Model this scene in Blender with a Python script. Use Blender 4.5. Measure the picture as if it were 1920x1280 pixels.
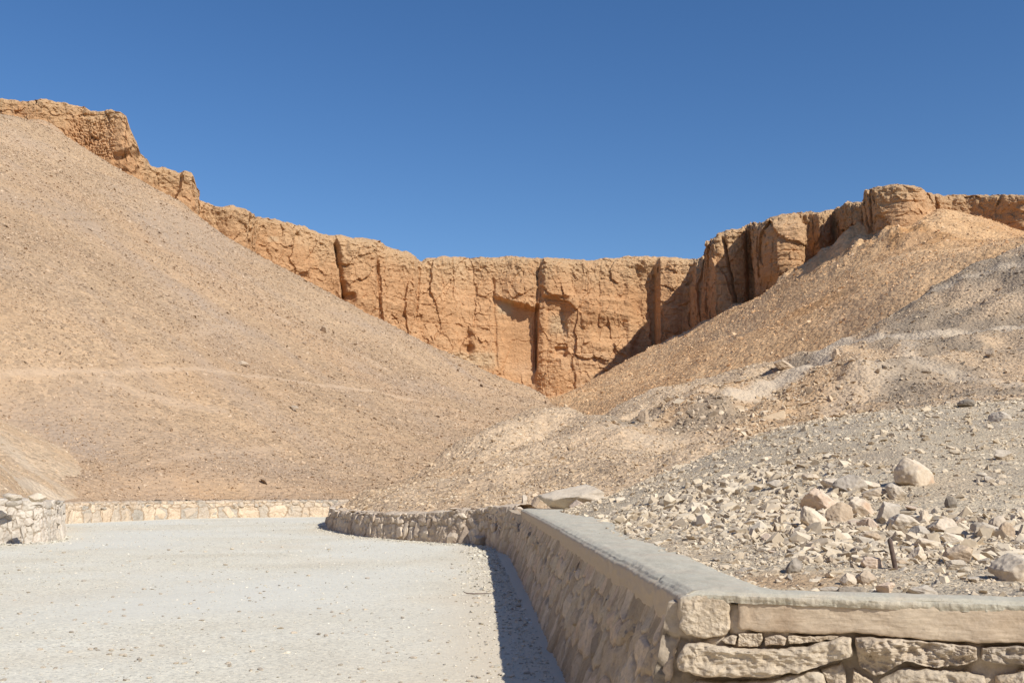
import bpy, bmesh, math, random
import numpy as np
from mathutils import Vector, Matrix

for o in list(bpy.data.objects):
    bpy.data.objects.remove(o, do_unlink=True)
SC = bpy.context.scene
COL = SC.collection
RNG = np.random.default_rng(11)
random.seed(11)

# ------------------------------------------------------------------ camera, sky, sun, exposure
FPX = 1867.0                                   # focal length in pixels of the 1920 wide photograph
EYE = 1.6
PITCH = math.atan(270.0 / FPX)
cam_d = bpy.data.cameras.new("camera")
cam = bpy.data.objects.new("camera", cam_d)
COL.objects.link(cam)
cam_d.sensor_width = 36.0
cam_d.lens = 36.0 * FPX / 1920.0
cam_d.clip_start = 0.05
cam_d.clip_end = 5000.0
cam.location = (0, 0, EYE)
cam.rotation_euler = (math.pi / 2 + PITCH, 0, 0)
SC.camera = cam

SUN_EL = math.radians(39.0)
SUN_H = (0.68, -0.733)                         # horizontal direction towards the sun
world = bpy.data.worlds.new("World")
SC.world = world
world.use_nodes = True
wn = world.node_tree
for n in list(wn.nodes):
    wn.nodes.remove(n)
sky = wn.nodes.new("ShaderNodeTexSky")
sky.sky_type = 'NISHITA'
sky.sun_disc = False
sky.sun_elevation = SUN_EL
sky.sun_rotation = math.atan2(SUN_H[0], SUN_H[1])
sky.altitude = 300.0
sky.air_density = 1.0
sky.dust_density = 0.3
sky.ozone_density = 2.6
bg = wn.nodes.new("ShaderNodeBackground")
bg.inputs[1].default_value = 0.109
wo = wn.nodes.new("ShaderNodeOutputWorld")
hs = wn.nodes.new("ShaderNodeHueSaturation")
hs.inputs["Saturation"].default_value = 1.24
hs.inputs["Hue"].default_value = 0.506
wn.links.new(sky.outputs[0], hs.inputs["Color"])
wn.links.new(hs.outputs[0], bg.inputs[0])
wn.links.new(bg.outputs[0], wo.inputs[0])

sun_d = bpy.data.lights.new("sun", 'SUN')
sun_d.energy = 4.8
sun_d.angle = math.radians(0.53)
sun_d.color = (1.0, 0.955, 0.88)
sun = bpy.data.objects.new("sun", sun_d)
COL.objects.link(sun)
SV = Vector((SUN_H[0] * math.cos(SUN_EL), SUN_H[1] * math.cos(SUN_EL), math.sin(SUN_EL)))
sun.rotation_euler = (-SV).to_track_quat('-Z', 'Y').to_euler()
sun.location = SV * 100

SC.view_settings.view_transform = 'Standard'
SC.view_settings.look = 'None'
SC.view_settings.exposure = 0.12
SC.view_settings.gamma = 1.0
SC.view_settings.use_curve_mapping = False

# ------------------------------------------------------------------ pixel helpers (pixels of the 1920x1280 photograph)
CP, SP = math.cos(PITCH), math.sin(PITCH)

def ray(u, v):
    xc = (u - 960.0) / FPX
    yc = (640.0 - v) / FPX
    return xc, CP - SP * yc, SP + CP * yc

def at(u, v, d):
    x, y, z = ray(u, v)
    k = d / y
    return np.array([x * k, d, EYE + z * k])

def on_z(u, v, z):
    x, y, zz = ray(u, v)
    k = (z - EYE) / zz
    return np.array([x * k, y * k, z])

def project(P):
    x, y, z = P[:, 0], P[:, 1], P[:, 2] - EYE
    f = y * CP + z * SP
    up = -y * SP + z * CP
    return 960 + FPX * x / f, 640 - FPX * up / f

# ------------------------------------------------------------------ noise
_perm = np.random.default_rng(5).permutation(256)
_perm = np.concatenate([_perm, _perm, _perm]).astype(np.int64)
_g = np.random.default_rng(6).normal(size=(256, 3))
_g /= np.linalg.norm(_g, axis=1)[:, None]

def perlin(x, y, z=0.0):
    x = np.asarray(x, float)
    y = np.asarray(y, float) + 0 * x
    z = np.asarray(z, float) + 0 * x
    xi, yi, zi = np.floor(x), np.floor(y), np.floor(z)
    xf, yf, zf = x - xi, y - yi, z - zi
    xi = xi.astype(np.int64) & 255
    yi = yi.astype(np.int64) & 255
    zi = zi.astype(np.int64) & 255
    fu = xf * xf * xf * (xf * (xf * 6 - 15) + 10)
    fv = yf * yf * yf * (yf * (yf * 6 - 15) + 10)
    fw = zf * zf * zf * (zf * (zf * 6 - 15) + 10)
    def g(a, b, c):
        h = _perm[_perm[_perm[(xi + a) & 255] + ((yi + b) & 255)] + ((zi + c) & 255)]
        gr = _g[h]
        return gr[..., 0] * (xf - a) + gr[..., 1] * (yf - b) + gr[..., 2] * (zf - c)
    l = lambda a, b, t: a + t * (b - a)
    return 1.6 * l(l(l(g(0, 0, 0), g(1, 0, 0), fu), l(g(0, 1, 0), g(1, 1, 0), fu), fv),
                   l(l(g(0, 0, 1), g(1, 0, 1), fu), l(g(0, 1, 1), g(1, 1, 1), fu), fv), fw)

def fbm(x, y, z=0.0, octv=4, gain=0.5):
    a, s, t = 1.0, 0.0, 0.0
    for i in range(octv):
        k = 2.03 ** i
        s = s + a * perlin(np.asarray(x) * k + 17.3 * i, np.asarray(y) * k + 5.1 * i, np.asarray(z) * k + 9.7 * i)
        t += a
        a *= gain
    return s / t * 1.3

def sstep(a, b, x):
    t = np.clip((x - a) / (b - a), 0, 1)
    return t * t * (3 - 2 * t)

# ------------------------------------------------------------------ mesh helpers
def tag(o, label=None, cat=None, group=None, kind=None):
    if label: o["label"] = label
    if cat: o["category"] = cat
    if group: o["group"] = group
    if kind: o["kind"] = kind
    return o

def mesh_from(name, V, F, mat=None, smooth=True, attrs=None):
    V = np.asarray(V, np.float32)
    F = np.asarray(F, np.int32)
    k = F.shape[1]
    me = bpy.data.meshes.new(name)
    me.vertices.add(len(V))
    me.vertices.foreach_set("co", V.ravel())
    me.loops.add(F.size)
    me.loops.foreach_set("vertex_index", F.ravel())
    me.polygons.add(len(F))
    me.polygons.foreach_set("loop_start", np.arange(0, F.size, k, dtype=np.int32))
    me.polygons.foreach_set("use_smooth", np.full(len(F), smooth, dtype=bool))
    me.update(calc_edges=True)
    me.validate()
    for an, av in (attrs or {}).items():
        a = me.attributes.new(an, 'FLOAT', 'POINT')
        a.data.foreach_set("value", np.asarray(av, np.float32))
    if mat: me.materials.append(mat)
    return me

def obj(name, me, parent=None):
    o = bpy.data.objects.new(name, me)
    COL.objects.link(o)
    if parent: o.parent = parent
    return o

def empty(name, loc=(0, 0, 0)):
    o = bpy.data.objects.new(name, None)
    COL.objects.link(o)
    o.location = loc
    return o

def grid_faces(nr, nc, flip=False):
    i = np.arange(nr * nc).reshape(nr, nc)
    a, b, c, d = i[:-1, :-1].ravel(), i[:-1, 1:].ravel(), i[1:, 1:].ravel(), i[1:, :-1].ravel()
    return np.stack([a, d, c, b] if flip else [a, b, c, d], 1)

def in_poly(x, y, poly):
    ins = np.zeros(x.shape, bool)
    n = len(poly)
    for i in range(n):
        x0, y0 = poly[i]
        x1, y1 = poly[(i + 1) % n]
        if y0 == y1: continue
        c = ((y0 > y) != (y1 > y)) & (x < (x1 - x0) * (y - y0) / (y1 - y0) + x0)
        ins ^= c
    return ins

def poly_dist(x, y, pts):
    d = np.full(x.shape, 1e9)
    for (x0, y0), (x1, y1) in zip(pts[:-1], pts[1:]):
        dx, dy = x1 - x0, y1 - y0
        t = np.clip(((x - x0) * dx + (y - y0) * dy) / (dx * dx + dy * dy + 1e-9), 0, 1)
        d = np.minimum(d, np.hypot(x - x0 - t * dx, y - y0 - t * dy))
    return d

# ------------------------------------------------------------------ materials
def N(nt, t, **kw):
    n = nt.nodes.new(t)
    for k, v in kw.items(): setattr(n, k, v)
    return n

def ramp(nt, fac, stops):
    r = N(nt, "ShaderNodeValToRGB")
    e = r.color_ramp.elements
    while len(e) < len(stops): e.new(0.5)
    for el, (p, c) in zip(e, stops):
        el.position = p
        el.color = (*c, 1) if len(c) == 3 else c
    nt.links.new(fac, r.inputs[0])
    return r.outputs[0]

def mixc(nt, fac, a, b, mode='MIX'):
    m = N(nt, "ShaderNodeMix", data_type='RGBA', blend_type=mode)
    for s, v in ((m.inputs[0], fac), (m.inputs[6], a), (m.inputs[7], b)):
        if isinstance(v, (int, float)): s.default_value = v
        elif isinstance(v, tuple): s.default_value = (*v, 1)
        else: nt.links.new(v, s)
    return m.outputs[2]

def noise(nt, co, scale, detail=6, rough=0.6, dist=0.0):
    n = N(nt, "ShaderNodeTexNoise")
    n.inputs["Scale"].default_value = scale
    n.inputs["Detail"].default_value = detail
    n.inputs["Roughness"].default_value = rough
    n.inputs["Distortion"].default_value = dist
    nt.links.new(co, n.inputs["Vector"])
    return n.outputs[0]

def voro(nt, co, scale, feature='F1', out=0):
    n = N(nt, "ShaderNodeTexVoronoi", feature=feature)
    n.inputs["Scale"].default_value = scale
    nt.links.new(co, n.inputs["Vector"])
    return n.outputs[out]

def mapping(nt, co, scale):
    m = N(nt, "ShaderNodeMapping")
    m.inputs["Scale"].default_value = scale
    nt.links.new(co, m.inputs[0])
    return m.outputs[0]

def mth(nt, op, a, b=None):
    m = N(nt, "ShaderNodeMath", operation=op)
    for s, v in ((m.inputs[0], a), (m.inputs[1], b)):
        if v is None: continue
        if isinstance(v, (int, float)): s.default_value = v
        else: nt.links.new(v, s)
    return m.outputs[0]

def base_mat(name, rough=0.95):
    m = bpy.data.materials.new(name)
    m.use_nodes = True
    nt = m.node_tree
    p = nt.nodes["Principled BSDF"]
    p.inputs["Roughness"].default_value = rough
    p.inputs["Specular IOR Level"].default_value = 0.12
    tc = N(nt, "ShaderNodeTexCoord")
    return m, nt, p, tc.outputs["Object"]

def add_bump(nt, p, h, dist, strength=1.0, chain=None):
    b = N(nt, "ShaderNodeBump")
    b.inputs["Strength"].default_value = strength
    b.inputs["Distance"].default_value = dist
    nt.links.new(h, b.inputs["Height"])
    if chain is not None: nt.links.new(chain, b.inputs["Normal"])
    nt.links.new(b.outputs[0], p.inputs["Normal"])
    return b.outputs[0]

def attr(nt, name):
    a = N(nt, "ShaderNodeAttribute", attribute_name=name)
    return a.outputs["Fac"]

def ground_mat(name, stops, big, fine, fine_dist, pale, warm, pebble=None, grey=None):
    """dusty stony ground: broad patches, stone speckle, pale trodden paths ('path') and tint zones ('warm', 'grey')"""
    m, nt, p, co = base_mat(name)
    c = ramp(nt, noise(nt, co, big, 8, 0.62), stops)
    sp = voro(nt, co, fine, 'F1', 1)
    sep = N(nt, "ShaderNodeSeparateColor")
    nt.links.new(sp, sep.inputs[0])
    k = ramp(nt, sep.outputs[0], [(0.0, (0.62, 0.62, 0.63)), (0.35, (0.92, 0.92, 0.92)), (0.7, (1.03, 1.03, 1.02)), (1.0, (1.22, 1.2, 1.17))])
    c = mixc(nt, 0.75, c, k, 'MULTIPLY')
    f = noise(nt, co, fine * 2.3, 4, 0.7)
    c = mixc(nt, 0.6, c, ramp(nt, f, [(0.3, (0.72, 0.71, 0.7)), (0.5, (1, 1, 1)), (0.7, (1.2, 1.2, 1.18))]), 'MULTIPLY')
    c = mixc(nt, attr(nt, "warm"), c, warm)
    if grey: c = mixc(nt, attr(nt, "grey"), c, grey)
    c = mixc(nt, attr(nt, "path"), c, pale)
    nt.links.new(c, p.inputs["Base Color"])
    h = mth(nt, 'ADD', mth(nt, 'MULTIPLY', voro(nt, co, fine), -1.0), mth(nt, 'MULTIPLY', f, 0.8))
    ch = add_bump(nt, p, h, fine_dist, 0.9)
    if pebble:
        add_bump(nt, p, voro(nt, co, pebble[0]), pebble[1], 0.6, ch)
    return m

def stone_mat(name, stops, spread=1.0, nscale=6.0, bump=0.01, cell=None, dust=None):
    """loose stones: each piece its own shade of the ramp"""
    m, nt, p, co = base_mat(name)
    g = N(nt, "ShaderNodeNewGeometry")
    c = ramp(nt, g.outputs["Random Per Island"], stops)
    nz = noise(nt, co, nscale, 6, 0.65)
    c = mixc(nt, 0.8, c, ramp(nt, nz, [(0.3, (0.78, 0.76, 0.73)), (0.52, (1, 1, 1)), (0.72, (1.13, 1.12, 1.1))]), 'MULTIPLY')
    nt.links.new(c, p.inputs["Base Color"])
    add_bump(nt, p, nz, bump, 0.8)
    return m

def rock_mat(name, stops, nscale=5.0, bump=0.02, stain=None, fine=40.0):
    m, nt, p, co = base_mat(name)
    oi = N(nt, "ShaderNodeObjectInfo")
    ad = N(nt, "ShaderNodeVectorMath", operation='ADD')
    cb = N(nt, "ShaderNodeCombineXYZ")
    nt.links.new(mth(nt, 'MULTIPLY', oi.outputs["Random"], 50.0), cb.inputs[0])
    nt.links.new(co, ad.inputs[0]); nt.links.new(cb.outputs[0], ad.inputs[1])
    co = ad.outputs[0]
    nz = noise(nt, co, nscale, 8, 0.62, 0.3)
    c = ramp(nt, nz, stops)
    v = ramp(nt, oi.outputs["Random"], [(0, (0.8, 0.8, 0.81)), (0.5, (1, 1, 1)), (1, (1.1, 1.07, 1.03))])
    c = mixc(nt, 0.9, c, v, 'MULTIPLY')
    fn = noise(nt, co, fine, 5, 0.7)
    c = mixc(nt, 0.6, c, ramp(nt, fn, [(0.3, (0.75, 0.74, 0.72)), (0.5, (1, 1, 1)), (0.7, (1.15, 1.15, 1.14))]), 'MULTIPLY')
    if stain:
        c = mixc(nt, ramp(nt, noise(nt, co, nscale * 0.6, 5, 0.6), [(0.52, (0, 0, 0)), (0.66, (1, 1, 1))]), c, stain)
    nt.links.new(c, p.inputs["Base Color"])
    ch = add_bump(nt, p, nz, bump, 0.8)
    add_bump(nt, p, fn, bump * 0.25, 0.8, ch)
    return m

def wall_mat(name, stops, joint_tone, nscale=4.0, bump=0.02, fine=30.0):
    """stonework with a shade per stone ('cell') and joints darkened in colour like deep shaded gaps ('joint')"""
    m, nt, p, co = base_mat(name)
    c = ramp(nt, attr(nt, "cell"), stops)
    nz = noise(nt, co, nscale, 7, 0.65)
    c = mixc(nt, 0.85, c, ramp(nt, nz, [(0.3, (0.78, 0.75, 0.72)), (0.5, (1, 1, 1)), (0.7, (1.12, 1.12, 1.1))]), 'MULTIPLY')
    c = mixc(nt, attr(nt, "joint"), c, joint_tone)  # joint colour set dark to read as the shade of deep gaps
    fn = noise(nt, co, fine, 5, 0.7)
    c = mixc(nt, 0.7, c, ramp(nt, fn, [(0.3, (0.75, 0.74, 0.72)), (0.5, (1, 1, 1)), (0.7, (1.14, 1.14, 1.13))]), 'MULTIPLY')
    nt.links.new(c, p.inputs["Base Color"])
    ch = add_bump(nt, p, nz, bump, 0.8)
    add_bump(nt, p, fn, bump * 0.3, 0.9, ch)
    return m

M_LH = ground_mat("tan_scree", [(0.28, (0.38, 0.262, 0.162)), (0.45, (0.455, 0.317, 0.195)), (0.6, (0.495, 0.347, 0.215)), (0.75, (0.52, 0.365, 0.23))],
                  0.055, 3.2, 0.12, (0.56, 0.41, 0.275), (0.51, 0.335, 0.195), grey=(0.40, 0.305, 0.225))
M_RH = ground_mat("ochre_scree", [(0.28, (0.56, 0.345, 0.18)), (0.45, (0.65, 0.415, 0.22)), (0.62, (0.69, 0.455, 0.25)), (0.75, (0.71, 0.48, 0.27))],
                  0.05, 2.0, 0.16, (0.56, 0.41, 0.25), (0.50, 0.275, 0.12), grey=(0.52, 0.375, 0.24))
M_MH = ground_mat("beige_rubble_ground", [(0.28, (0.48, 0.345, 0.215)), (0.5, (0.57, 0.42, 0.275)), (0.75, (0.63, 0.485, 0.33))],
                  0.12, 4.5, 0.10, (0.60, 0.485, 0.35), (0.54, 0.36, 0.205), grey=(0.33, 0.26, 0.185))
M_NS = ground_mat("grey_rubble_ground", [(0.28, (0.50, 0.405, 0.28)), (0.5, (0.58, 0.48, 0.34)), (0.75, (0.63, 0.53, 0.385))],
                  0.5, 26.0, 0.02, (0.58, 0.50, 0.39), (0.50, 0.35, 0.21), pebble=(90.0, 0.005), grey=(0.40, 0.335, 0.255))
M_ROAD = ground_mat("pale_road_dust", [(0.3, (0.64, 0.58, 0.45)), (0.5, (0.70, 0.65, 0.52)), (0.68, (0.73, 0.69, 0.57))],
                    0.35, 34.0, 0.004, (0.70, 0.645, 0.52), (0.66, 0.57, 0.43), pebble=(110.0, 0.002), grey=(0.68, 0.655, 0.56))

S_LH = stone_mat("tan_scree_stone", [(0.0, (0.29, 0.215, 0.148)), (0.3, (0.41, 0.295, 0.195)), (0.7, (0.49, 0.355, 0.235)), (1.0, (0.56, 0.425, 0.295))], nscale=2.0, bump=0.05)
S_RH = stone_mat("ochre_scree_stone", [(0.0, (0.46, 0.285, 0.155)), (0.4, (0.63, 0.405, 0.22)), (0.8, (0.69, 0.465, 0.27)), (1.0, (0.72, 0.53, 0.34))], nscale=2.0, bump=0.05)
S_MH = stone_mat("beige_rubble_stone", [(0.0, (0.34, 0.25, 0.16)), (0.25, (0.50, 0.37, 0.235)), (0.75, (0.60, 0.465, 0.315)), (1.0, (0.65, 0.54, 0.39))], nscale=4.0, bump=0.03)
S_DK = stone_mat("dark_gravel_stone", [(0.0, (0.20, 0.155, 0.11)), (0.4, (0.34, 0.265, 0.185)), (0.8, (0.44, 0.345, 0.245)), (1.0, (0.56, 0.455, 0.33))], nscale=4.0, bump=0.03)
S_NS = stone_mat("grey_rubble_stone", [(0.0, (0.38, 0.31, 0.22)), (0.2, (0.53, 0.435, 0.315)), (0.7, (0.62, 0.52, 0.38)), (1.0, (0.67, 0.575, 0.435))], nscale=12.0, bump=0.008)
S_ROAD = stone_mat("road_gravel_stone", [(0.0, (0.32, 0.295, 0.245)), (0.3, (0.52, 0.48, 0.39)), (1.0, (0.70, 0.655, 0.55))], nscale=20.0, bump=0.003)

R_PALE = rock_mat("pale_limestone", [(0.3, (0.51, 0.425, 0.32)), (0.5, (0.60, 0.515, 0.40)), (0.7, (0.66, 0.575, 0.46))], 5, 0.02)
R_CREAM = rock_mat("cream_limestone", [(0.3, (0.53, 0.42, 0.30)), (0.5, (0.61, 0.51, 0.385)), (0.7, (0.66, 0.57, 0.45))], 4, 0.02, stain=(0.53, 0.37, 0.25))
R_GREY = rock_mat("grey_limestone", [(0.3, (0.40, 0.345, 0.275)), (0.5, (0.50, 0.435, 0.35)), (0.7, (0.57, 0.50, 0.405))], 5, 0.02)
R_DARK = rock_mat("dark_flint", [(0.3, (0.14, 0.12, 0.10)), (0.52, (0.26, 0.225, 0.18)), (0.72, (0.45, 0.39, 0.315))], 6, 0.01)
R_BROWN = rock_mat("brown_limestone", [(0.3, (0.40, 0.305, 0.21)), (0.5, (0.49, 0.385, 0.275)), (0.7, (0.56, 0.455, 0.335))], 5, 0.02)
R_PINK = rock_mat("pink_limestone", [(0.3, (0.51, 0.385, 0.285)), (0.5, (0.59, 0.47, 0.36)), (0.7, (0.64, 0.53, 0.42))], 5, 0.02)

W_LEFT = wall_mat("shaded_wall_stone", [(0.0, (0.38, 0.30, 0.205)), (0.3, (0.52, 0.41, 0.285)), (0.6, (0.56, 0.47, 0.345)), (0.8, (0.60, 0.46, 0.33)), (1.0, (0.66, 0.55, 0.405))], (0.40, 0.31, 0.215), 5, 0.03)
W_MID = wall_mat("kerb_wall_stone", [(0.0, (0.44, 0.345, 0.26)), (0.5, (0.55, 0.45, 0.345)), (1.0, (0.62, 0.525, 0.415))], (0.40, 0.32, 0.235), 3, 0.04, 14)
W_FAR = wall_mat("far_wall_stone", [(0.0, (0.36, 0.33, 0.28)), (0.25, (0.48, 0.41, 0.325)), (0.7, (0.59, 0.465, 0.335)), (1.0, (0.61, 0.50, 0.37))], (0.36, 0.27, 0.185), 2, 0.04, 10)
W_SIDE = wall_mat("side_wall_stone", [(0.0, (0.43, 0.385, 0.325)), (0.5, (0.52, 0.465, 0.39)), (1.0, (0.60, 0.53, 0.445))], (0.36, 0.295, 0.225), 3, 0.04, 14)
W_CORE = wall_mat("front_wall_core", [(0.0, (0.30, 0.25, 0.19)), (0.5, (0.42, 0.35, 0.27)), (1.0, (0.52, 0.44, 0.34))], (0.34, 0.28, 0.21), 5, 0.02)

def concrete_mat():
    m, nt, p, co = base_mat("weathered_concrete")
    st = mapping(nt, co, (3.0, 0.9, 3.0))
    nz = noise(nt, st, 3.0, 8, 0.65)
    c = ramp(nt, nz, [(0.28, (0.44, 0.405, 0.315)), (0.5, (0.52, 0.482, 0.382)), (0.72, (0.59, 0.55, 0.44))])
    fn = noise(nt, mapping(nt, co, (30.0, 90.0, 30.0)), 2.0, 6, 0.7)
    c = mixc(nt, 0.8, c, ramp(nt, fn, [(0.3, (0.82, 0.82, 0.82)), (0.5, (1, 1, 1)), (0.72, (1.12, 1.12, 1.11))]), 'MULTIPLY')
    dust = ramp(nt, noise(nt, co, 2.2, 6, 0.7), [(0.48, (0, 0, 0)), (0.68, (0.75, 0.75, 0.75))])
    c = mixc(nt, dust, c, (0.57, 0.48, 0.365))
    c = mixc(nt, attr(nt, "joint"), c, (0.54, 0.435, 0.32))
    nt.links.new(c, p.inputs["Base Color"])
    ch = add_bump(nt, p, nz, 0.012, 0.8)
    add_bump(nt, p, fn, 0.004, 0.9, ch)
    return m
M_CONC = concrete_mat()

def cliff_mat():
    m, nt, p, co = base_mat("ochre_cliff_rock")
    nz = noise(nt, mapping(nt, co, (0.06, 0.06, 0.09)), 1.0, 10, 0.66)
    c = ramp(nt, nz, [(0.28, (0.46, 0.25, 0.12)), (0.45, (0.55, 0.318, 0.16)), (0.58, (0.60, 0.362, 0.19)), (0.75, (0.635, 0.42, 0.25))])
    st = noise(nt, mapping(nt, co, (0.05, 0.05, 0.9)), 1.0, 7, 0.7)
    c = mixc(nt, 0.55, c, ramp(nt, st, [(0.3, (0.78, 0.74, 0.7)), (0.5, (1, 1, 1)), (0.7, (1.14, 1.12, 1.1))]), 'MULTIPLY')
    fn = noise(nt, mapping(nt, co, (1.3, 1.3, 1.8)), 1.0, 8, 0.7)
    c = mixc(nt, 0.7, c, ramp(nt, fn, [(0.3, (0.74, 0.70, 0.66)), (0.5, (1, 1, 1)), (0.7, (1.15, 1.14, 1.12))]), 'MULTIPLY')
    c = mixc(nt, attr(nt, "upper"), c, (0.54, 0.365, 0.205))
    c = mixc(nt, attr(nt, "bleach"), c, (0.56, 0.44, 0.28))
    nt.links.new(c, p.inputs["Base Color"])
    ch = add_bump(nt, p, fn, 0.55, 0.75)
    ch = add_bump(nt, p, noise(nt, mapping(nt, co, (4, 4, 6)), 1.0, 6, 0.7), 0.22, 0.8, ch)
    return m
M_CLIFF = cliff_mat()

def iron_mat():
    m, nt, p, co = base_mat("rusty_iron", 0.75)
    c = ramp(nt, noise(nt, co, 25, 6, 0.65), [(0.3, (0.085, 0.06, 0.05)), (0.55, (0.15, 0.11, 0.09)), (0.75, (0.21, 0.15, 0.115))])
    nt.links.new(c, p.inputs["Base Color"])
    add_bump(nt, p, noise(nt, co, 60, 4, 0.6), 0.003, 0.7)
    return m
M_IRON = iron_mat()

# ------------------------------------------------------------------ terrain sheets
class Sheet:
    """height field through control points (thin plate spline) with roughness on top"""
    def __init__(self, ctrl, rough, smooth=0.3):
        P = np.array([at(*c) if len(c) == 3 else np.array(c[1:4], float) for c in ctrl])
        self.xy, self.z = P[:, :2], P[:, 2]
        self.L = 40.0
        n = len(P)
        K = self._k(self.xy, self.xy) + smooth * 0.01 * np.eye(n)
        Q = np.concatenate([np.ones((n, 1)), self.xy / self.L], 1)
        A = np.block([[K, Q], [Q.T, np.zeros((3, 3))]])
        self.w = np.linalg.solve(A, np.concatenate([self.z, np.zeros(3)]))
        self.rough = rough
        self.post = None
    def _k(self, a, b):
        r2 = ((a[:, None, :] - b[None, :, :]) ** 2).sum(2) / self.L ** 2
        return r2 * np.log(r2 + 1e-12)
    def base(self, x, y):
        x = np.asarray(x, float); shp = x.shape
        x = x.ravel(); y = np.asarray(y, float).ravel()
        out = np.empty(len(x))
        for i in range(0, len(x), 40000):
            q = np.stack([x[i:i + 40000], y[i:i + 40000]], 1)
            out[i:i + 40000] = self._k(q, self.xy) @ self.w[:-3] + self.w[-3] + (q / self.L) @ self.w[-2:]
        return out.reshape(shp)
    def h(self, x, y):
        x = np.asarray(x, float); y = np.asarray(y, float)
        z = self.base(x, y) + self.rough(x, y)
        return self.post(x, y, z) if self.post else z
    def hit(self, u, v, d0=3.0, d1=230.0):
        """where the ray of a photo pixel first meets the sheet"""
        x, y, z = ray(u, v)
        d = np.geomspace(d0, d1, 500)
        h = self.h(x / y * d, d) - (EYE + z / y * d)
        k = np.argmax(h > 0)
        if h[k] <= 0: k = int(np.argmin(np.abs(h)))
        a, b = d[max(k - 1, 0)], d[k]
        d = np.linspace(a, b, 30)
        h = self.h(x / y * d, d) - (EYE + z / y * d)
        d = d[int(np.argmin(np.abs(h)))]
        return np.array([x / y * d, d, float(self.h(np.array([x / y * d]), np.array([d]))[0])])

def build_sheet(name, sheet, xs, ys, keep, mat, attrs, kind='structure'):
    X, Y = np.meshgrid(xs, ys)
    Z = sheet.h(X, Y)
    ok = keep(X, Y)
    f = ok[:-1, :-1] & ok[1:, :-1] & ok[:-1, 1:] & ok[1:, 1:]
    F = grid_faces(len(ys), len(xs))[f.ravel()]
    used = np.unique(F)
    remap = np.full(X.size, -1, np.int64); remap[used] = np.arange(len(used))
    V = np.stack([X.ravel(), Y.ravel(), Z.ravel()], 1)[used]
    at_ = {k: fn(V[:, 0], V[:, 1]) for k, fn in attrs.items()}
    o = obj(name, mesh_from(name, V, remap[F], mat, True, at_))
    return tag(o, kind=kind)

zero = lambda x, y: np.zeros_like(x)

def path_attr(sheet, lines):
    L = [([tuple(sheet.hit(u, v)[:2]) for u, v in pts], w, k) for pts, w, k in lines]
    def f(x, y):
        r = np.zeros_like(x)
        wob = 1 + 0.6 * fbm(x * 0.4, y * 0.4, 3.0, 3)
        for pts, w, k in L:
            r = np.maximum(r, k * sstep(1.0, 0.25, poly_dist(x, y, pts) / (w * np.clip(wob, 0.3, 2))))
        return r
    return f

# --- near rubble slope behind the concrete topped wall
CAP_Z = 1.06
E_PX = [(978, 953), (1030, 978), (1087, 1009), (1150, 1041), (1209, 1071), (1262, 1098), (1280, 1107), (1400, 1112), (1600, 1119), (1920, 1130), (2300, 1143)]
B_PX = [(1092, 955), (1128, 966), (1165, 984), (1225, 1012), (1300, 1043), (1378, 1078), (1440, 1100), (1470, 1105), (1620, 1111), (1920, 1120), (2300, 1131)]
E_W = np.array([on_z(u, v, CAP_Z) for u, v in E_PX])
B_W = np.array([on_z(u, v, CAP_Z) for u, v in B_PX])
MIDC = (0.5 * E_W + 0.5 * B_W)[:, :2]

def ns_rough(x, y):
    return 0.035 * fbm(x * 0.9, y * 0.9, 1.0, 4) + 0.018 * fbm(x * 4, y * 4, 2.0, 3) + 0.006 * fbm(x * 16, y * 16, 4.0, 2)
NS = Sheet([(1092, 956, 23.0), (1165, 985, 15.2), (1300, 1043, 8.0), (1440, 1100, 5.55), (1620, 1109, 5.35), (1920, 1118, 5.0), (2300, 1129, 4.6),
            ('w', 0.9, 20.0, 1.03), ('w', 0.95, 12.0, 1.02), ('w', 1.1, 6.0, 1.02), ('w', 2.3, 4.9, 1.02), ('w', 0.4, 24.5, 0.98),
            (1300, 985, 11.0), (1450, 1040, 7.4), (1700, 1060, 7.0), (1900, 1060, 6.8), (2200, 1060, 6.6), (1500, 980, 9.4), (1800, 990, 8.9), (2200, 980, 8.6),
            (1400, 930, 13), (1600, 920, 11.6), (1720, 895, 11.6), (1900, 890, 11.5), (2200, 870, 11.5), (1250, 935, 16.5), (1550, 860, 14.5), (1800, 825, 14.8), (2100, 800, 15),
            (1150, 934, 24), (1250, 888, 23), (1350, 846, 22.5), (1450, 806, 22), (1580, 782, 21.5), (1700, 767, 21), (1920, 752, 20.5), (2150, 742, 20), (2400, 735, 19.5),
            ('w', 2.6, 30, 0.0), ('w', 6.0, 30, 1.0), ('w', 11, 29, 1.6), ('w', 18, 28, 1.6)], ns_rough)

def ns_keep(X, Y):
    yy = MIDC[:7, 1][::-1]; xx = MIDC[:7, 0][::-1]
    left = np.interp(Y, yy, xx)
    ymid = np.interp(X, MIDC[6:, 0], MIDC[6:, 1])
    ok = np.where(Y > MIDC[6, 1], X > left, (Y > ymid) & (X > MIDC[6, 0]))
    return ok & (Y > ymid)

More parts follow.
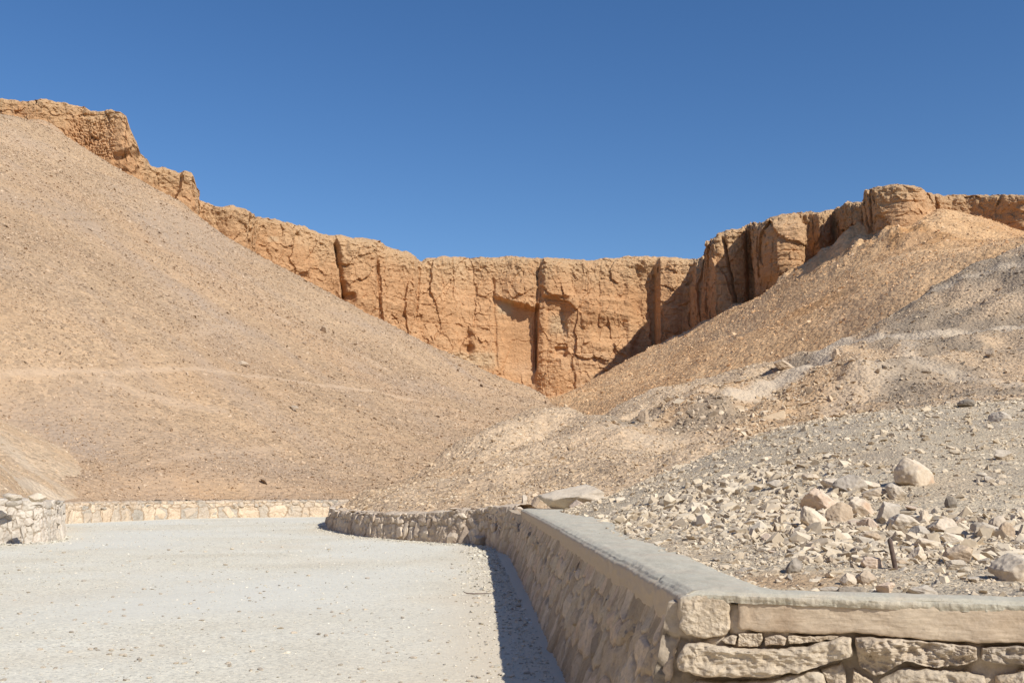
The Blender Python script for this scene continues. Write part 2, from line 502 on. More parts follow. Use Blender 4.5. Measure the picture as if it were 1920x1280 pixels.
# --- middle mound and the grey hill on the right
def _line(*p): return [tuple(at(*q)[:2]) for q in p]
MH_FORMS = [(_line((1180, 768, 71), (1300, 735, 73), (1420, 700, 75)), 0.5, 2.5), (_line((1210, 800, 62), (1370, 748, 65), (1480, 722, 67)), -1.5, 2.0),
            (_line((1330, 780, 56), (1440, 745, 60), (1530, 760, 57)), 2.0, 3.8), (_line((880, 852, 54), (1000, 825, 58), (1100, 815, 58), (1160, 830, 52)), 1.1, 3.0),
            (_line((1120, 812, 62), (1230, 818, 52), (1330, 830, 46)), -0.6, 2.2), (_line((960, 880, 40), (1060, 872, 42)), 0.5, 2.6), (_line((1150, 880, 37), (1250, 868, 36)), 0.6, 1.8),
            (_line((880, 900, 36), (800, 915, 37)), -0.25, 1.6), (_line((1560, 642, 74), (1640, 634, 70), (1920, 615, 66)), -0.45, 1.3), (_line((1600, 690, 62), (1560, 678, 67)), 0.9, 1.8),
            (_line((1690, 605, 69), (1850, 570, 68)), 0.5, 2.2), (_line((1650, 722, 54), (1800, 690, 57), (1920, 680, 55)), 0.9, 2.4), (_line((1700, 655, 64), (1820, 640, 63)), 0.5, 1.5), (_line((1500, 700, 70), (1400, 730, 69)), 0.45, 1.2)]
def mh_rough(x, y):
    f_ = 0.0
    for pl_, h_, r_ in MH_FORMS:
        d_ = poly_dist(np.asarray(x, float), np.asarray(y, float), pl_) + 0.8 * fbm(x * 0.35, y * 0.35, 27.0, 3)
        f_ = f_ + h_ * np.exp(-(d_ / r_) ** 2)
    f_ = f_ + 0.22 * (0.5 - np.abs(perlin(x * 0.28, y * 0.28, 25.0)) * 2) * sstep(30, 42, y)
    return f_ + 0.55 * fbm(x * 0.13, y * 0.13, 7.0, 3) * sstep(28, 45, y) + 0.24 * fbm(x * 0.45, y * 0.45, 8.0, 4) + 0.05 * fbm(x * 2.0, y * 2.0, 9.0, 3)
MH_CREST = [(640, 946, 43), (700, 930, 46), (760, 906, 50), (870, 862, 56), (950, 824, 60), (1040, 809, 64), (1100, 803, 68), (1180, 768, 72), (1300, 733, 75),
            (1480, 684, 76), (1560, 645, 76), (1700, 575, 76), (1800, 518, 75), (1920, 462, 74), (2100, 378, 72), (2300, 290, 70)]
MH_BACK = []
for u, v, d in MH_CREST[2:]:
    q = at(u, v, d)
    MH_BACK.append(('w', q[0] * (d + 14) / d, d + 14, q[2] - 5.0))
MH = Sheet(MH_CREST + MH_BACK + [
    (625, 950, 39), (700, 964, 31.6), (800, 968, 29.8), (900, 965, 28.7), (960, 952, 27), ('w', 0.6, 24.5, 0.8), ('w', 3.0, 24.5, 0.9),
    (800, 930, 36), (900, 905, 40), (1000, 905, 38), (1000, 860, 48), (1100, 850, 47), (1150, 885, 38), (1250, 890, 33), (1150, 820, 57), (1220, 818, 52), (1330, 832, 46), (1420, 826, 44),
    (1330, 795, 56), (1450, 738, 63), (1540, 765, 55), (1590, 700, 62), (1700, 640, 67), (1900, 612, 64), (1800, 720, 51), (1920, 735, 45), (2100, 600, 60), (2100, 720, 44),
    (1500, 812, 40), (1700, 790, 35), (1920, 768, 33), (2200, 750, 32), ('w', 6, 27, 0.9), ('w', 12, 25, 1.2), ('w', 20, 24, 1.4), (1800, 560, 72), (1920, 520, 70)], mh_rough)

# --- the tan scree hill on the left: a straight 30 degree slope that eases out at its foot
def lh_rough(x, y):
    return 0.35 * fbm((0.49 * x + 0.87 * y) * 0.16, (-0.87 * x + 0.49 * y) * 0.03, 39.0, 3) * sstep(48, 60, y) + 0.55 * fbm(x * 0.045, y * 0.045, 11.0, 3) * sstep(50, 75, y) + 0.22 * fbm(x * 0.25, y * 0.25, 12.0, 4) + 0.09 * fbm(x * 1.1, y * 1.1, 13.0, 3)
def lh_d(u, v):
    """depth at which a photo ray meets the plane of the slope"""
    x, y, z = ray(u, v)
    a, b = 0.495, 0.276
    return (0.9 - a * 19.5 - b * 44 - EYE) / (z / y + a * x / y - b)
LH_C = []
for u, v in [(-150, 520), (-150, 250), (0, 600), (0, 400), (0, 260), (150, 650), (150, 450), (200, 330), (300, 700), (300, 520), (400, 600), (420, 470), (500, 760), (520, 620), (640, 690), (640, 580), (760, 720), (760, 640), (850, 740), (860, 690), (960, 765), (960, 735)]:
    LH_C.append((u, v, lh_d(u, v)))
LH_R = [(-60, 206), (60, 214), (130, 256), (200, 310), (265, 345), (355, 395), (470, 470), (560, 520), (640, 560), (750, 615), (850, 663), (950, 712), (1040, 757)]
LH_CREST = [(u, v, lh_d(u, v)) for u, v in LH_R] + [(1075, 780, 120), (1105, 800, 112)]
LH_BACK = []
for u, v, d in LH_CREST:
    q = at(u, v, d)
    k = 13
    LH_BACK.append(('w', q[0] * (d + k) / d, d + k, q[2] - 5.0))
    if u < 300: LH_BACK.append(('w', q[0] * (d + 28) / d, d + 28, q[2] - 14.0))
LH = Sheet(LH_C + LH_CREST + LH_BACK + [
    (130, 946, 43.5), (300, 940, 47.5), (450, 940, 50), (620, 938, 53), (740, 915, 60), (860, 870, 70), (940, 835, 82), (1010, 805, 96), (0, 900, 44), (0, 760, 56), (-200, 800, 50), (-200, 905, 44),
    (250, 880, 52), (420, 880, 55), (600, 880, 62), (700, 830, 72), (850, 800, 86), ('w', -3, 60, 1.0), ('w', 2, 75, 2.0), ('w', 8, 100, 5.0)], lh_rough)

# --- pale spur with a track at the left edge
def ls_rough(x, y):
    return 0.10 * fbm(x * 0.4, y * 0.4, 14.0, 4) + 0.04 * fbm(x * 1.7, y * 1.7, 15.0, 3)
LS = Sheet([(0, 797, 51), (60, 870, 47), (110, 912, 45), (150, 942, 43.5), (-150, 740, 53), (-300, 700, 53), (0, 934, 28), (60, 938, 28.8), (110, 949, 30.5), (-150, 925, 27), (-300, 920, 26.5),
            (0, 864, 38), (60, 906, 37), (100, 931, 37), (-150, 850, 38), ('w', -17.2, 50, 0.4), ('w', -22, 55, 2.6), ('w', -28, 60, 4.5)], ls_rough)

# --- ochre scree below the right hand cliff
RH_FOOT = [tuple(at(*q)[:2]) for q in [(1235, 671, 196), (1330, 614, 178), (1420, 570, 168), (1500, 533, 158), (1560, 500, 154), (1640, 438, 136), (1700, 430, 130), (1800, 408, 127), (1920, 442, 120)]]
RH_LEDGE = [tuple(at(*q)[:2]) for q in [(1470, 560, 152), (1540, 535, 146), (1600, 500, 140), (1660, 460, 131), (1730, 450, 124)]]
def rh_debris(x, y):
    x = np.asarray(x, float); y = np.asarray(y, float)
    d_ = poly_dist(x, y, RH_FOOT); e_ = poly_dist(x, y, RH_LEDGE)
    n_ = fbm(x * 0.22, y * 0.22, 23.0, 4)
    return np.exp(-(d_ / 7) ** 2) * (0.1 + 1.5 * np.maximum(n_, -0.35)) * sstep(62, 50, x) + np.exp(-(e_ / 4.5) ** 2) * (0.2 + 1.8 * np.maximum(fbm(x * 0.35, y * 0.35, 24.0, 4), -0.3)) * sstep(58, 48, x)
def rh_rough(x, y):
    gully = 1 - 2 * np.abs(perlin(x * 0.11 + y * 0.10, y * 0.035, 17.0)) + 0.5 * perlin(x * 0.35 + y * 0.3, y * 0.06, 20.0)
    return 0.5 * fbm(x * 0.05, y * 0.05, 16.0, 3) + 0.6 * gully + rh_debris(x, y) + 0.3 * fbm(x * 0.3, y * 0.3, 18.0, 4) + 0.1 * fbm(x * 1.2, y * 1.2, 19.0, 3)
RH = Sheet([(1040, 757, 150), (1060, 748, 198), (1235, 671, 196), (1330, 614, 178), (1420, 570, 168), (1500, 533, 158), (1560, 500, 156), (1600, 468, 146), (1640, 438, 134), (1700, 436, 128), (1800, 416, 126), (1860, 437, 122), (1920, 455, 119), (2060, 468, 114),
            (1100, 765, 140), (1200, 740, 122), (1300, 702, 111), (1480, 650, 101), (1600, 600, 96), (1700, 540, 93), (1800, 508, 91), (1920, 480, 88), (2080, 445, 86),
            (1300, 650, 160), (1400, 620, 138), (1500, 590, 124), (1600, 520, 120), (1700, 486, 110), (1850, 468, 101), (1200, 705, 165), (1120, 735, 168),
            ('w', 12, 98, 2.0), ('w', 25, 84, 4.0), ('w', 40, 80, 11.0), ('w', 55, 80, 19), ('w', 3, 140, 8.0), ('w', 0, 205, 19.0), ('w', 20, 212, 20.0), ('w', 45, 218, 12), ('w', 60, 172, 15), ('w', 66, 148, 18), ('w', 76, 140, 18), ('w', 88, 132, 20), (1700, 415, 137), (1850, 425, 131), (2200, 440, 111), (2200, 400, 90)], rh_rough)

# world lines of the low walls (photo pixels of their feet on the road)
FAR_PX = [(95, 984), (130, 981), (300, 973), (450, 970), (620, 968), (668, 967)]
FAR_W = [tuple(on_z(u, v, 0.0)[:2]) for u, v in FAR_PX]
MID_W = [tuple(at(664, 967, 51)[:2]), tuple(at(632, 972, 45.5)[:2]), tuple(at(614, 978, 41)[:2]), tuple(at(618, 986, 37.5)[:2])] + \
        [tuple(on_z(u, v, 0.0)[:2]) for u, v in [(650, 1000), (700, 1008), (780, 1013), (850, 1018), (905, 1020)]] + [(-0.52, 26.6), (-0.22, 25.7), (0.2, 25.3)]
SIDE_W = [tuple(on_z(u, v, 0.0)[:2]) for u, v in [(-420, 1030), (-150, 1026), (0, 1020), (70, 1018), (108, 1013), (121, 1004), (112, 994), (100, 986)]]

def line_y(pts, X):
    p = sorted(pts)
    return np.interp(X, [a for a, b in p], [b for a, b in p])

far_line = [(-60, 44.0)] + FAR_W[1:]
def lh_post(x, y, z):
    k = poly_dist(x, y, far_line)
    return 0.84 + (z - 0.84) * sstep(0.1, 3.0, k) + np.where(k < 6, 0.05 * np.clip(k, 0, 1), 0)
LH.post = lh_post
def mh_post(x, y, z):
    k = poly_dist(x, y, MID_W)
    f = sstep(0.15, 1.8, k)
    return np.where(k < 1.8, np.interp(y, [23, 27, 30, 41], [0.92, 0.66, 0.62, 0.76]) * (1 - f) + z * f, z)
MH.post = mh_post
def ls_post(x, y, z):
    k = poly_dist(x, y, SIDE_W + FAR_W[1:3])
    f = sstep(0.2, 2.2, k)
    return np.where(k < 2.2, np.interp(y, [27, 29, 34], [1.12, 0.95, 0.74]) * (1 - f) + z * f, z)
LS.post = ls_post
def lh_keep(X, Y):
    return (Y > line_y(far_line, X) + 0.1) & (X < 24) & (poly_dist(X, Y, FAR_W) > 0.32)
mh_poly = [(x + 0.2, y + 0.12) for x, y in MID_W] + [(0.0, 25.0), (0.06, 22.6), (0.9, 21.5), (3.0, 23.0), (60, 23.0), (75, 100), (-8, 100), (-9.0, 62)]
def mh_keep(X, Y): return in_poly(X, Y, mh_poly)
ls_poly = [(x - 0.05, y + 0.25) for x, y in SIDE_W[:5]] + [(x - 0.2, y + 0.05) for x, y in SIDE_W[5:]] + [(FAR_W[1][0] - 0.55, FAR_W[1][1] + 0.15), (FAR_W[2][0] - 0.55, FAR_W[2][1] + 0.15), (-17.6, 51), (-20, 58), (-50, 58), (-50, 25)]
def ls_keep(X, Y): return in_poly(X, Y, ls_poly)
def rh_keep(X, Y): return (X > -6) & (Y > 76)

lh_path = path_attr(LH, [([(-40, 702), (0, 701), (99, 698), (210, 699), (269, 694), (329, 691), (416, 697), (495, 706), (574, 717), (653, 727), (760, 746), (830, 766)], 0.42, 0.65),
                         ([(198, 715), (260, 738), (336, 756), (420, 770)], 0.9, 0.5), ([(515, 592), (590, 625), (653, 655), (720, 690)], 1.2, 0.5),
                         ([(440, 610), (390, 618), (340, 632)], 0.8, 0.4), ([(253, 876), (340, 858), (427, 846), (520, 842)], 0.6, 0.4)])
def lh_streak(x, y, sd): return fbm((0.49 * x + 0.87 * y) * 0.13, (-0.87 * x + 0.49 * y) * 0.022, sd, 4)
def lh_warm(x, y): return 0.45 * sstep(0.0, 0.45, lh_streak(x, y, 35.0)) + 0.35 * sstep(0.05, 0.5, fbm(x * 0.07, y * 0.07, 31.0, 4)) + 0.35 * sstep(60, 50, y)
def lh_grey(x, y): return np.clip(0.5 * sstep(0.0, 0.45, fbm(x * 0.06 + 9, y * 0.06, 33.0, 4)) + 0.5 * sstep(0.05, 0.45, lh_streak(x, y, 37.0)), 0, 0.85)
mh_path = path_attr(MH, [([(1580, 635), (1545, 655), (1500, 690), (1440, 722), (1380, 740)], 1.5, 0.9), ([(1560, 645), (1640, 633), (1720, 632), (1800, 626), (1920, 614), (2000, 605)], 0.9, 0.85),
                         ([(1700, 640), (1720, 680), (1800, 705), (1900, 720)], 0.8, 0.6), ([(1640, 690), (1600, 740), (1580, 775)], 2.2, 0.5), ([(1720, 560), (1780, 535), (1860, 505), (1930, 490)], 0.7, 0.6),
                         ([(1230, 822), (1330, 828), (1430, 822)], 2.0, 0.45), ([(1150, 800), (1250, 760), (1340, 735)], 0.8, 0.45)])
MH_DARK = [_line((1210, 800, 62), (1370, 748, 65), (1480, 722, 67)), _line((1270, 815, 52), (1340, 805, 53)), _line((1760, 500, 75), (1850, 500, 73), (1920, 490, 72)), _line((1750, 640, 63), (1900, 670, 58)), _line((1720, 585, 71), (1800, 585, 69)), _line((1680, 700, 58), (1720, 760, 47), (1900, 745, 45)), _line((1110, 812, 62), (1180, 822, 54))]
_rm = MH.hit(1440, 765); _gm = MH.hit(1850, 560); _gm2 = MH.hit(1830, 650)
def mh_warm(x, y): return np.maximum(0.95 * sstep(8, 4, np.hypot(x - _rm[0], (y - _rm[1]) * 0.8)), 0.55 * sstep(0.0, 0.5, fbm(x * 0.1, y * 0.1, 41.0, 4)))
def mh_grey(x, y):
    g = 0.9 * sstep(0.0, 0.4, fbm(x * 0.16, y * 0.16, 43.0, 4) + 0.3 * sstep(14, 4, np.hypot(x - _gm[0], y - _gm[1])) + 0.2 * sstep(8, 3, np.hypot(x - _gm2[0], y - _gm2[1])) - 0.12)
    g = g * sstep(8, 20, x)
    for pl_ in MH_DARK:
        g = np.maximum(g, 0.85 * sstep(2.2, 0.6, poly_dist(x, y, pl_) + 1.2 * fbm(x * 0.4, y * 0.4, 44.0, 3)))
    return np.clip(g, 0, 1)
def rh_warm(x, y): return np.clip(0.75 * sstep(0.05, 0.5, fbm(x * 0.09 + y * 0.03, y * 0.03, 51.0, 4)) + 0.7 * sstep(7, 1, poly_dist(x, y, RH_LEDGE)) * sstep(-0.2, 0.3, fbm(x * 0.3, y * 0.3, 52.0, 3)), 0, 1)
def rh_grey(x, y): return 0.35 * sstep(0.1, 0.5, fbm(x * 0.08, y * 0.08, 53.0, 4))
_nw = NS.hit(1480, 1085)
def ns_warm(x, y): return 0.8 * sstep(0.7, 0.15, np.hypot((x - _nw[0]) * 0.8, y - _nw[1])) + 0.3 * sstep(0.1, 0.5, fbm(x * 0.5, y * 0.5, 61.0, 4))
def ns_grey(x, y): return 0.6 * sstep(0.0, 0.5, fbm(x * 0.6, y * 0.6, 63.0, 4))
ls_path = path_attr(LS, [([(-60, 835), (0, 872), (60, 906), (125, 941)], 0.55, 0.9), ([(-40, 800), (0, 825), (60, 880), (130, 930)], 0.8, 0.5)])

build_sheet("left_hill", LH, np.linspace(-135, 26, 520), np.linspace(43, 172, 420), lh_keep, M_LH, {"path": lh_path, "warm": lh_warm, "grey": lh_grey})
build_sheet("left_spur", LS, np.linspace(-45, -12, 300), np.linspace(25, 58, 300), ls_keep, M_MH, {"path": ls_path, "warm": lambda x, y: 0.5 * sstep(-0.1, 0.4, fbm(x * 0.3, y * 0.3, 5.0, 3)), "grey": zero})
build_sheet("right_hill", RH, np.linspace(-6, 84, 380), np.linspace(76, 225, 480), rh_keep, M_RH, {"path": zero, "warm": rh_warm, "grey": rh_grey})
build_sheet("middle_hill", MH, np.linspace(-10, 72, 560), np.concatenate([np.linspace(21.4, 30, 100), np.linspace(30.15, 100, 420)]), mh_keep, M_MH, {"path": mh_path, "warm": mh_warm, "grey": mh_grey})
build_sheet("rubble_slope", NS, np.concatenate([np.linspace(0, 6, 220), np.linspace(6.05, 22, 260)]), np.concatenate([np.geomspace(4.3, 14, 360), np.linspace(14.08, 30, 170)]), ns_keep, M_NS,
            {"path": zero, "warm": ns_warm, "grey": ns_grey})

# --- unseen hills around the camera, added to block sky and bounce warm light
def side_h(x, y):
    w_ = 4 * fbm(x * 0.02, y * 0.02, 5.0, 3)
    a_ = np.maximum(np.maximum((-31 + w_ - x) * 0.58, (-34 + w_ - y) * 0.5), (x - 38 + w_) * 0.5 * sstep(40, 25, y))
    return -0.6 + np.minimum(np.maximum(a_, 0), 55 + 3 * w_) + 0.4 * fbm(x * 0.15, y * 0.15, 6.0, 4) * sstep(0, 2, a_)
X, Y = np.meshgrid(np.linspace(-190, 200, 260), np.linspace(-220, 43, 180))
V = np.stack([X.ravel(), Y.ravel(), side_h(X, Y).ravel()], 1)
zz = np.zeros(len(V))
tag(obj("bounce_hills", mesh_from("bounce_hills", V, grid_faces(180, 260), M_LH, True, {"path": zz, "warm": zz, "grey": zz})), kind='structure')

# --- the pale road and the ground under everything
gx = np.linspace(-2600, 2600, 27)
X, Y = np.meshgrid(gx, gx)
V = np.stack([X.ravel(), Y.ravel(), np.full(X.size, -0.25)], 1)
zz = np.zeros(len(V))
tag(obj("ground", mesh_from("ground", V, grid_faces(27, 27), M_LH, True, {"path": zz, "warm": zz, "grey": zz})), kind='structure')
def road_z(x, y): return 0.02 * fbm(x * 0.3, y * 0.3, 21.0, 3) + 0.006 * fbm(x * 2.2, y * 2.2, 22.0, 3)
xs = np.concatenate([np.linspace(-40, -8, 130), np.linspace(-7.9, 8, 240)])
ys = np.concatenate([np.linspace(-12, 4.9, 60), np.geomspace(5, 53, 420)])
X, Y = np.meshgrid(xs, ys)
V = np.stack([X.ravel(), Y.ravel(), road_z(X, Y).ravel()], 1)
rx, ry = V[:, 0], V[:, 1]
road_edge = np.clip(0.9 * sstep(1.5, 0.2, poly_dist(rx, ry, [(-0.46, 26.4), (-0.05, 19.9), (0.18, 13.6), (0.286, 10.7), (0.43, 8.07), (0.58, 5.0)]) + 0.4 * fbm(rx * 1.3, ry * 0.7, 4.0, 3)) + sstep(1.3, 0.2, poly_dist(rx, ry, MID_W)) + sstep(1.6, 0.2, poly_dist(rx, ry, SIDE_W)) * 0.9 + sstep(1.0, 0.1, poly_dist(rx, ry, FAR_W)) * 0.6, 0, 1)  # browner ground at wall feet; near wall strip's tint also warms its bluish shadow
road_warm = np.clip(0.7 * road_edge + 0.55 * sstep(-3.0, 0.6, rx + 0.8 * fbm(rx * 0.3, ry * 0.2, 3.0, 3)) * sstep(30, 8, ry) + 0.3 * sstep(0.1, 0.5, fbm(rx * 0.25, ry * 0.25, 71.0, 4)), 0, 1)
road_grey = 0.7 * sstep(-0.2, 0.4, fbm(rx * 0.12, ry * 0.12, 73.0, 3)) * sstep(0.5, -4, rx)
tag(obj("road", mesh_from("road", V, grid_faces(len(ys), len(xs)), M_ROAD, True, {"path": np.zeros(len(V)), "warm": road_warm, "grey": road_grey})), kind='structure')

# ------------------------------------------------------------------ cliffs
CL = [(-260, 150), (-60, 151), (60, 151), (130, 152), (190, 152), (214, 151.5), (222, 152), (240, 154), (262, 157), (300, 157), (340, 158), (353, 159), (359, 165), (364, 168), (420, 167), (458, 168), (467, 172), (474, 177), (520, 180),
      (600, 184), (640, 187), (700, 191), (740, 196), (775, 200), (788, 203), (800, 203.5), (850, 205), (930, 209), (1003, 210), (1020, 209), (1100, 210), (1175, 212), (1240, 212), (1300, 212), (1326, 207), (1336, 190), (1345, 178), (1370, 176),
      (1398, 176.5), (1405, 179.5), (1414, 179), (1424, 172), (1436, 164), (1460, 160), (1490, 160), (1500, 162), (1506, 170), (1522, 171), (1545, 168), (1560, 170), (1575, 172), (1590, 166), (1604, 160), (1614, 152), (1630, 151), (1637, 143), (1640, 136), (1652, 132),
      (1700, 130), (1745, 129), (1768, 132), (1800, 133), (1860, 131), (1920, 127), (2060, 123), (2250, 120)]
TOP = [(-260, 170), (0, 184), (60, 187), (100, 193), (150, 203), (190, 208), (214, 220), (222, 242), (234, 266), (243, 291), (258, 303), (263, 310), (300, 313), (343, 321), (352, 346), (358, 366), (364, 370), (420, 382), (458, 388), (467, 401),
       (480, 404), (560, 415), (600, 428), (640, 435), (700, 442), (740, 455), (770, 470), (788, 483), (800, 477), (840, 473), (960, 475), (1050, 478), (1080, 480), (1150, 477), (1200, 474), (1250, 474), (1322, 480), (1332, 465), (1344, 440), (1350, 430),
       (1400, 418), (1440, 412), (1460, 402), (1500, 400), (1600, 387), (1606, 378), (1632, 374), (1637, 357), (1652, 350), (1690, 347), (1740, 351), (1762, 362), (1800, 362), (1850, 366), (1920, 363), (2250, 350)]
cu = np.array([c[0] for c in CL], float); cd = np.array([c[1] for c in CL], float)
cxy = np.stack([at(u, 600, d)[:2] for u, d in CL])
seg = np.hypot(*np.diff(cxy, axis=0).T)
arc = np.concatenate([[0], np.cumsum(seg)])
n_col = 1900
sA = np.linspace(0, arc[-1], n_col)
def smooth1(a, sig):
    k = int(sig * 3) + 1
    w = np.exp(-0.5 * (np.arange(-k, k + 1) / sig) ** 2); w /= w.sum()
    return np.convolve(np.pad(a, k, mode='edge'), w, 'valid')
bx = smooth1(np.interp(sA, arc, cxy[:, 0]), 3.0); by = smooth1(np.interp(sA, arc, cxy[:, 1]), 3.0)
colu = np.interp(sA, arc, cu)
vtop = np.interp(colu, [t[0] for t in TOP], [t[1] for t in TOP])
vtop = vtop - np.interp(colu, [60, 230, 420, 700, 1300, 1360, 1600, 1640, 1760, 1920], [11, 7, 5, 0, 0, 4, 8, 8, 9, 10])
ztop = np.array([at(u, v, d)[2] for u, v, d in zip(960 + FPX * bx / (by * CP + 30 * SP), vtop, by)])
ztop = EYE + (ztop - EYE) * (by + 2.8) / by + 0.35 * fbm(sA * 0.35, 0 * sA, 77.0, 4)
tx = smooth1(np.gradient(bx), 30); ty = smooth1(np.gradient(by), 30)
tl = np.hypot(tx, ty)
bl = np.hypot(bx, by)
nxn, nyn = 0.45 * ty / tl - 0.55 * bx / bl, -0.45 * tx / tl - 0.55 * by / bl
tl = np.hypot(nxn, nyn); nxn, nyn = nxn / tl, nyn / tl
Hc = np.interp(colu, [0, 300, 500, 900, 1300, 1500, 1700, 2000], [26, 30, 36, 42, 42, 36, 28, 26])
ROWS, PL = 250, 24
t = np.linspace(0, 1, ROWS)[:, None]
zb = (ztop - Hc)[None, :]
Zc = zb + t * Hc[None, :]
Sg = np.broadcast_to(sA[None, :], Zc.shape)
Ug = 960 + FPX * bx[None, :] / (by[None, :] * CP + (Zc - EYE) * SP)
Vg = 640 - FPX * (-by[None, :] * SP + (Zc - EYE) * CP) / (by[None, :] * CP + (Zc - EYE) * SP)
def cells(x, y, w, h, seed):
    """broken blocks: distance to the joint, a random number and the offset inside each block"""
    gx_, gy_ = np.floor(x / w), np.floor(y / h)
    f1 = np.full(x.shape, 9.0); f2 = np.full(x.shape, 9.0); rid_ = np.zeros(x.shape, int); ox = np.zeros(x.shape); oy = np.zeros(x.shape)
    for i in (-1, 0, 1):
        for j in (-1, 0, 1):
            cx, cy = (gx_ + i).astype(int), (gy_ + j).astype(int)
            hsh = _perm[_perm[(cx + seed) & 255] + (cy & 255)]
            a_ = x / w - (cx + 0.1 + 0.8 * _perm[hsh] / 255.0); b_ = y / h - (cy + 0.1 + 0.8 * _perm[hsh + 91] / 255.0)
            d_ = np.hypot(a_, b_)
            near_ = d_ < f1
            f2 = np.where(near_, f1, np.minimum(f2, d_))
            f1 = np.where(near_, d_, f1); rid_ = np.where(near_, hsh, rid_); ox = np.where(near_, a_, ox); oy = np.where(near_, b_, oy)
    return f2 - f1, rid_, ox, oy
D = 2.1 * fbm(Sg / 15, Zc / 45, 81.0, 2)
D += 0.9 * np.sqrt(np.abs(perlin(Sg / 9.5 + 0.2 * perlin(Sg / 9, Zc / 12, 4.0), Zc / 38, 83.0)) + 0.01)
wx = Sg + 1.2 * fbm(Sg / 4, Zc / 5, 84.0, 3); wz = Zc + 1.4 * fbm(Sg / 4 + 9, Zc / 5, 86.0, 3)
for w_, h_, am, ti, sd, jd in ((8.0, 15.0, 0.45, 0.85, 3, 0.0), (2.9, 3.2, 0.2, 0.42, 17, 0.03), (1.1, 1.0, 0.11, 0.2, 40, 0.15)):
    e_, id_, ox, oy = cells(wx, wz, w_, h_, sd)
    D += am * (_perm[id_ + 13] / 127.5 - 1) + ti * ((_perm[id_ + 57] / 127.5 - 1) * ox + (_perm[id_ + 131] / 127.5 - 1) * oy)
    D -= jd * am * sstep(0.09, 0.0, e_)
bed = perlin(Zc / 2.1 + 0.25 * perlin(Sg / 9, Zc / 4, 7.0), Sg / 60, 5.5)
D -= 0.22 * np.exp(-(bed / 0.05) ** 2) * sstep(-0.1, 0.35, perlin(Sg / 9, Zc / 7, 62.0))
D += 0.24 * fbm(Sg / 2.2, Zc / 2.2, 85.0, 5, 0.6)
D += 0.16 * fbm(Sg / 9, Zc / 0.9, 89.0, 3) + 0.14 * fbm(Sg / 0.9, Zc / 0.8, 90.0, 3, 0.65)
ck = perlin(Sg / 8 + 0.25 * perlin(Sg / 5, Zc / 6, 3.0), Zc / 55, 91.0)
D -= 0.3 * np.exp(-(ck / 0.014) ** 2) * sstep(0.05, 0.4, perlin(Sg / 20, Zc / 14, 92.0))
up = sstep(0.76, 0.97, t + 0.12 * fbm(Sg / 6, Zc / 6, 93.0, 3))
D += up * (0.40 * fbm(Sg / 1.0, Zc / 0.8, 95.0, 4, 0.65) + 0.2 * (1 - 2 * np.abs(perlin(Sg / 1.3, Zc / 1.2, 96.0))))
def vcrack(u0, v0, v1, w, dep, bend=0.0):
    c = u0 + bend * (Vg - v0) + 2.0 * perlin(Vg / 18.0, 0 * Vg, u0 * 0.37)
    return -dep * np.exp(-((Ug - c) / w) ** 2) * sstep(v0 - 8, v0 + 8, Vg) * sstep(v1 + 10, v1 - 10, Vg)
D += vcrack(631, 450, 560, 3.6, 2.6, 0.14) + vcrack(706, 480, 600, 1.8, 0.6, 0.04) + vcrack(787, 480, 600, 1.8, 0.7, -0.06) + vcrack(848, 475, 560, 1.3, 0.4, 0.03) + vcrack(1013, 480, 560, 1.8, 0.35, -0.08) - 2.6 * sstep(1000.5, 1002.5, Ug + 0.03 * (Vg - 640)) * sstep(1009, 1007, Ug + 0.03 * (Vg - 640)) * sstep(568, 576, Vg) * sstep(700, 688, Vg)
D += vcrack(470, 400, 470, 3.0, 1.6) + vcrack(925, 520, 690, 2.4, 0.6, 0.04) + vcrack(1408, 420, 500, 2.6, 1.6) + vcrack(1352, 440, 590, 2.4, 1.5, 0.2) + vcrack(1502, 402, 470, 3.0, 2.0, 0.06) + vcrack(880, 620, 670, 5.0, 1.2)
def box(u0, u1, v0, v1, eu, ev):
    return sstep(u0 - eu[0], u0 + eu[0], Ug) * sstep(u1 + eu[1], u1 - eu[1], Ug) * sstep(v0 - ev[0], v0 + ev[0], Vg) * sstep(v1 + ev[1], v1 - ev[1], Vg)
roof = 556 + 0.30 * (Ug - 930) + 4 * perlin(Ug / 9.0, 0 * Ug, 2.2)
panel = sstep(900 + 0.12 * (Vg - 560), 965, Ug) * sstep(1006.5, 1003.5, Ug) * sstep(roof - 3, roof + 3, Vg) * sstep(735, 690, Vg)
D = D * (1 - 0.8 * panel) - 1.1 * panel
D += 1.3 * box(1016, 1062, 490, 556, (7, 12), (14, 3)) + 1.0 * box(500, 580, 450, 512, (14, 5), (18, 6)) + 0.9 * box(650, 702, 450, 580, (8, 3), (10, 20)) + 0.8 * box(716, 778, 470, 580, (10, 4), (10, 14))
D += 0.9 * sstep(905, 960, Ug) * sstep(1008, 1001, Ug) * sstep(495, 560, Vg) * sstep(roof + 3, roof - 3, Vg)
D += 0.5 * box(1007, 1022, 560, 700, (1.5, 5), (12, 14))
D -= 2.6 * box(1188, 1230, 500, 672, (12, 3), (25, 12)) + 0.9 * box(1112, 1180, 600, 640, (10, 10), (8, 10))
D += 1.6 * box(1236, 1272, 470, 660, (3, 16), (20, 20))
D += 0.8 * box(1062, 1118, 552, 610, (5, 5), (3, 12)) - 0.7 * box(1024, 1060, 570, 640, (4, 5), (6, 14)) + 0.7 * box(1070, 1175, 560, 600, (6, 12), (4, 20))
D -= 1.1 * box(868, 888, 645, 658, (6, 4), (3, 5)) + 1.8 * box(642, 664, 548, 568, (5, 4), (3, 6)) + 1.2 * box(1040, 1062, 650, 668, (3, 3), (2, 3))
D += 2.6 * box(1300, 1328, 545, 640, (8, 8), (30, 12)) + 2.0 * box(1306, 1322, 500, 545, (6, 6), (15, 15))
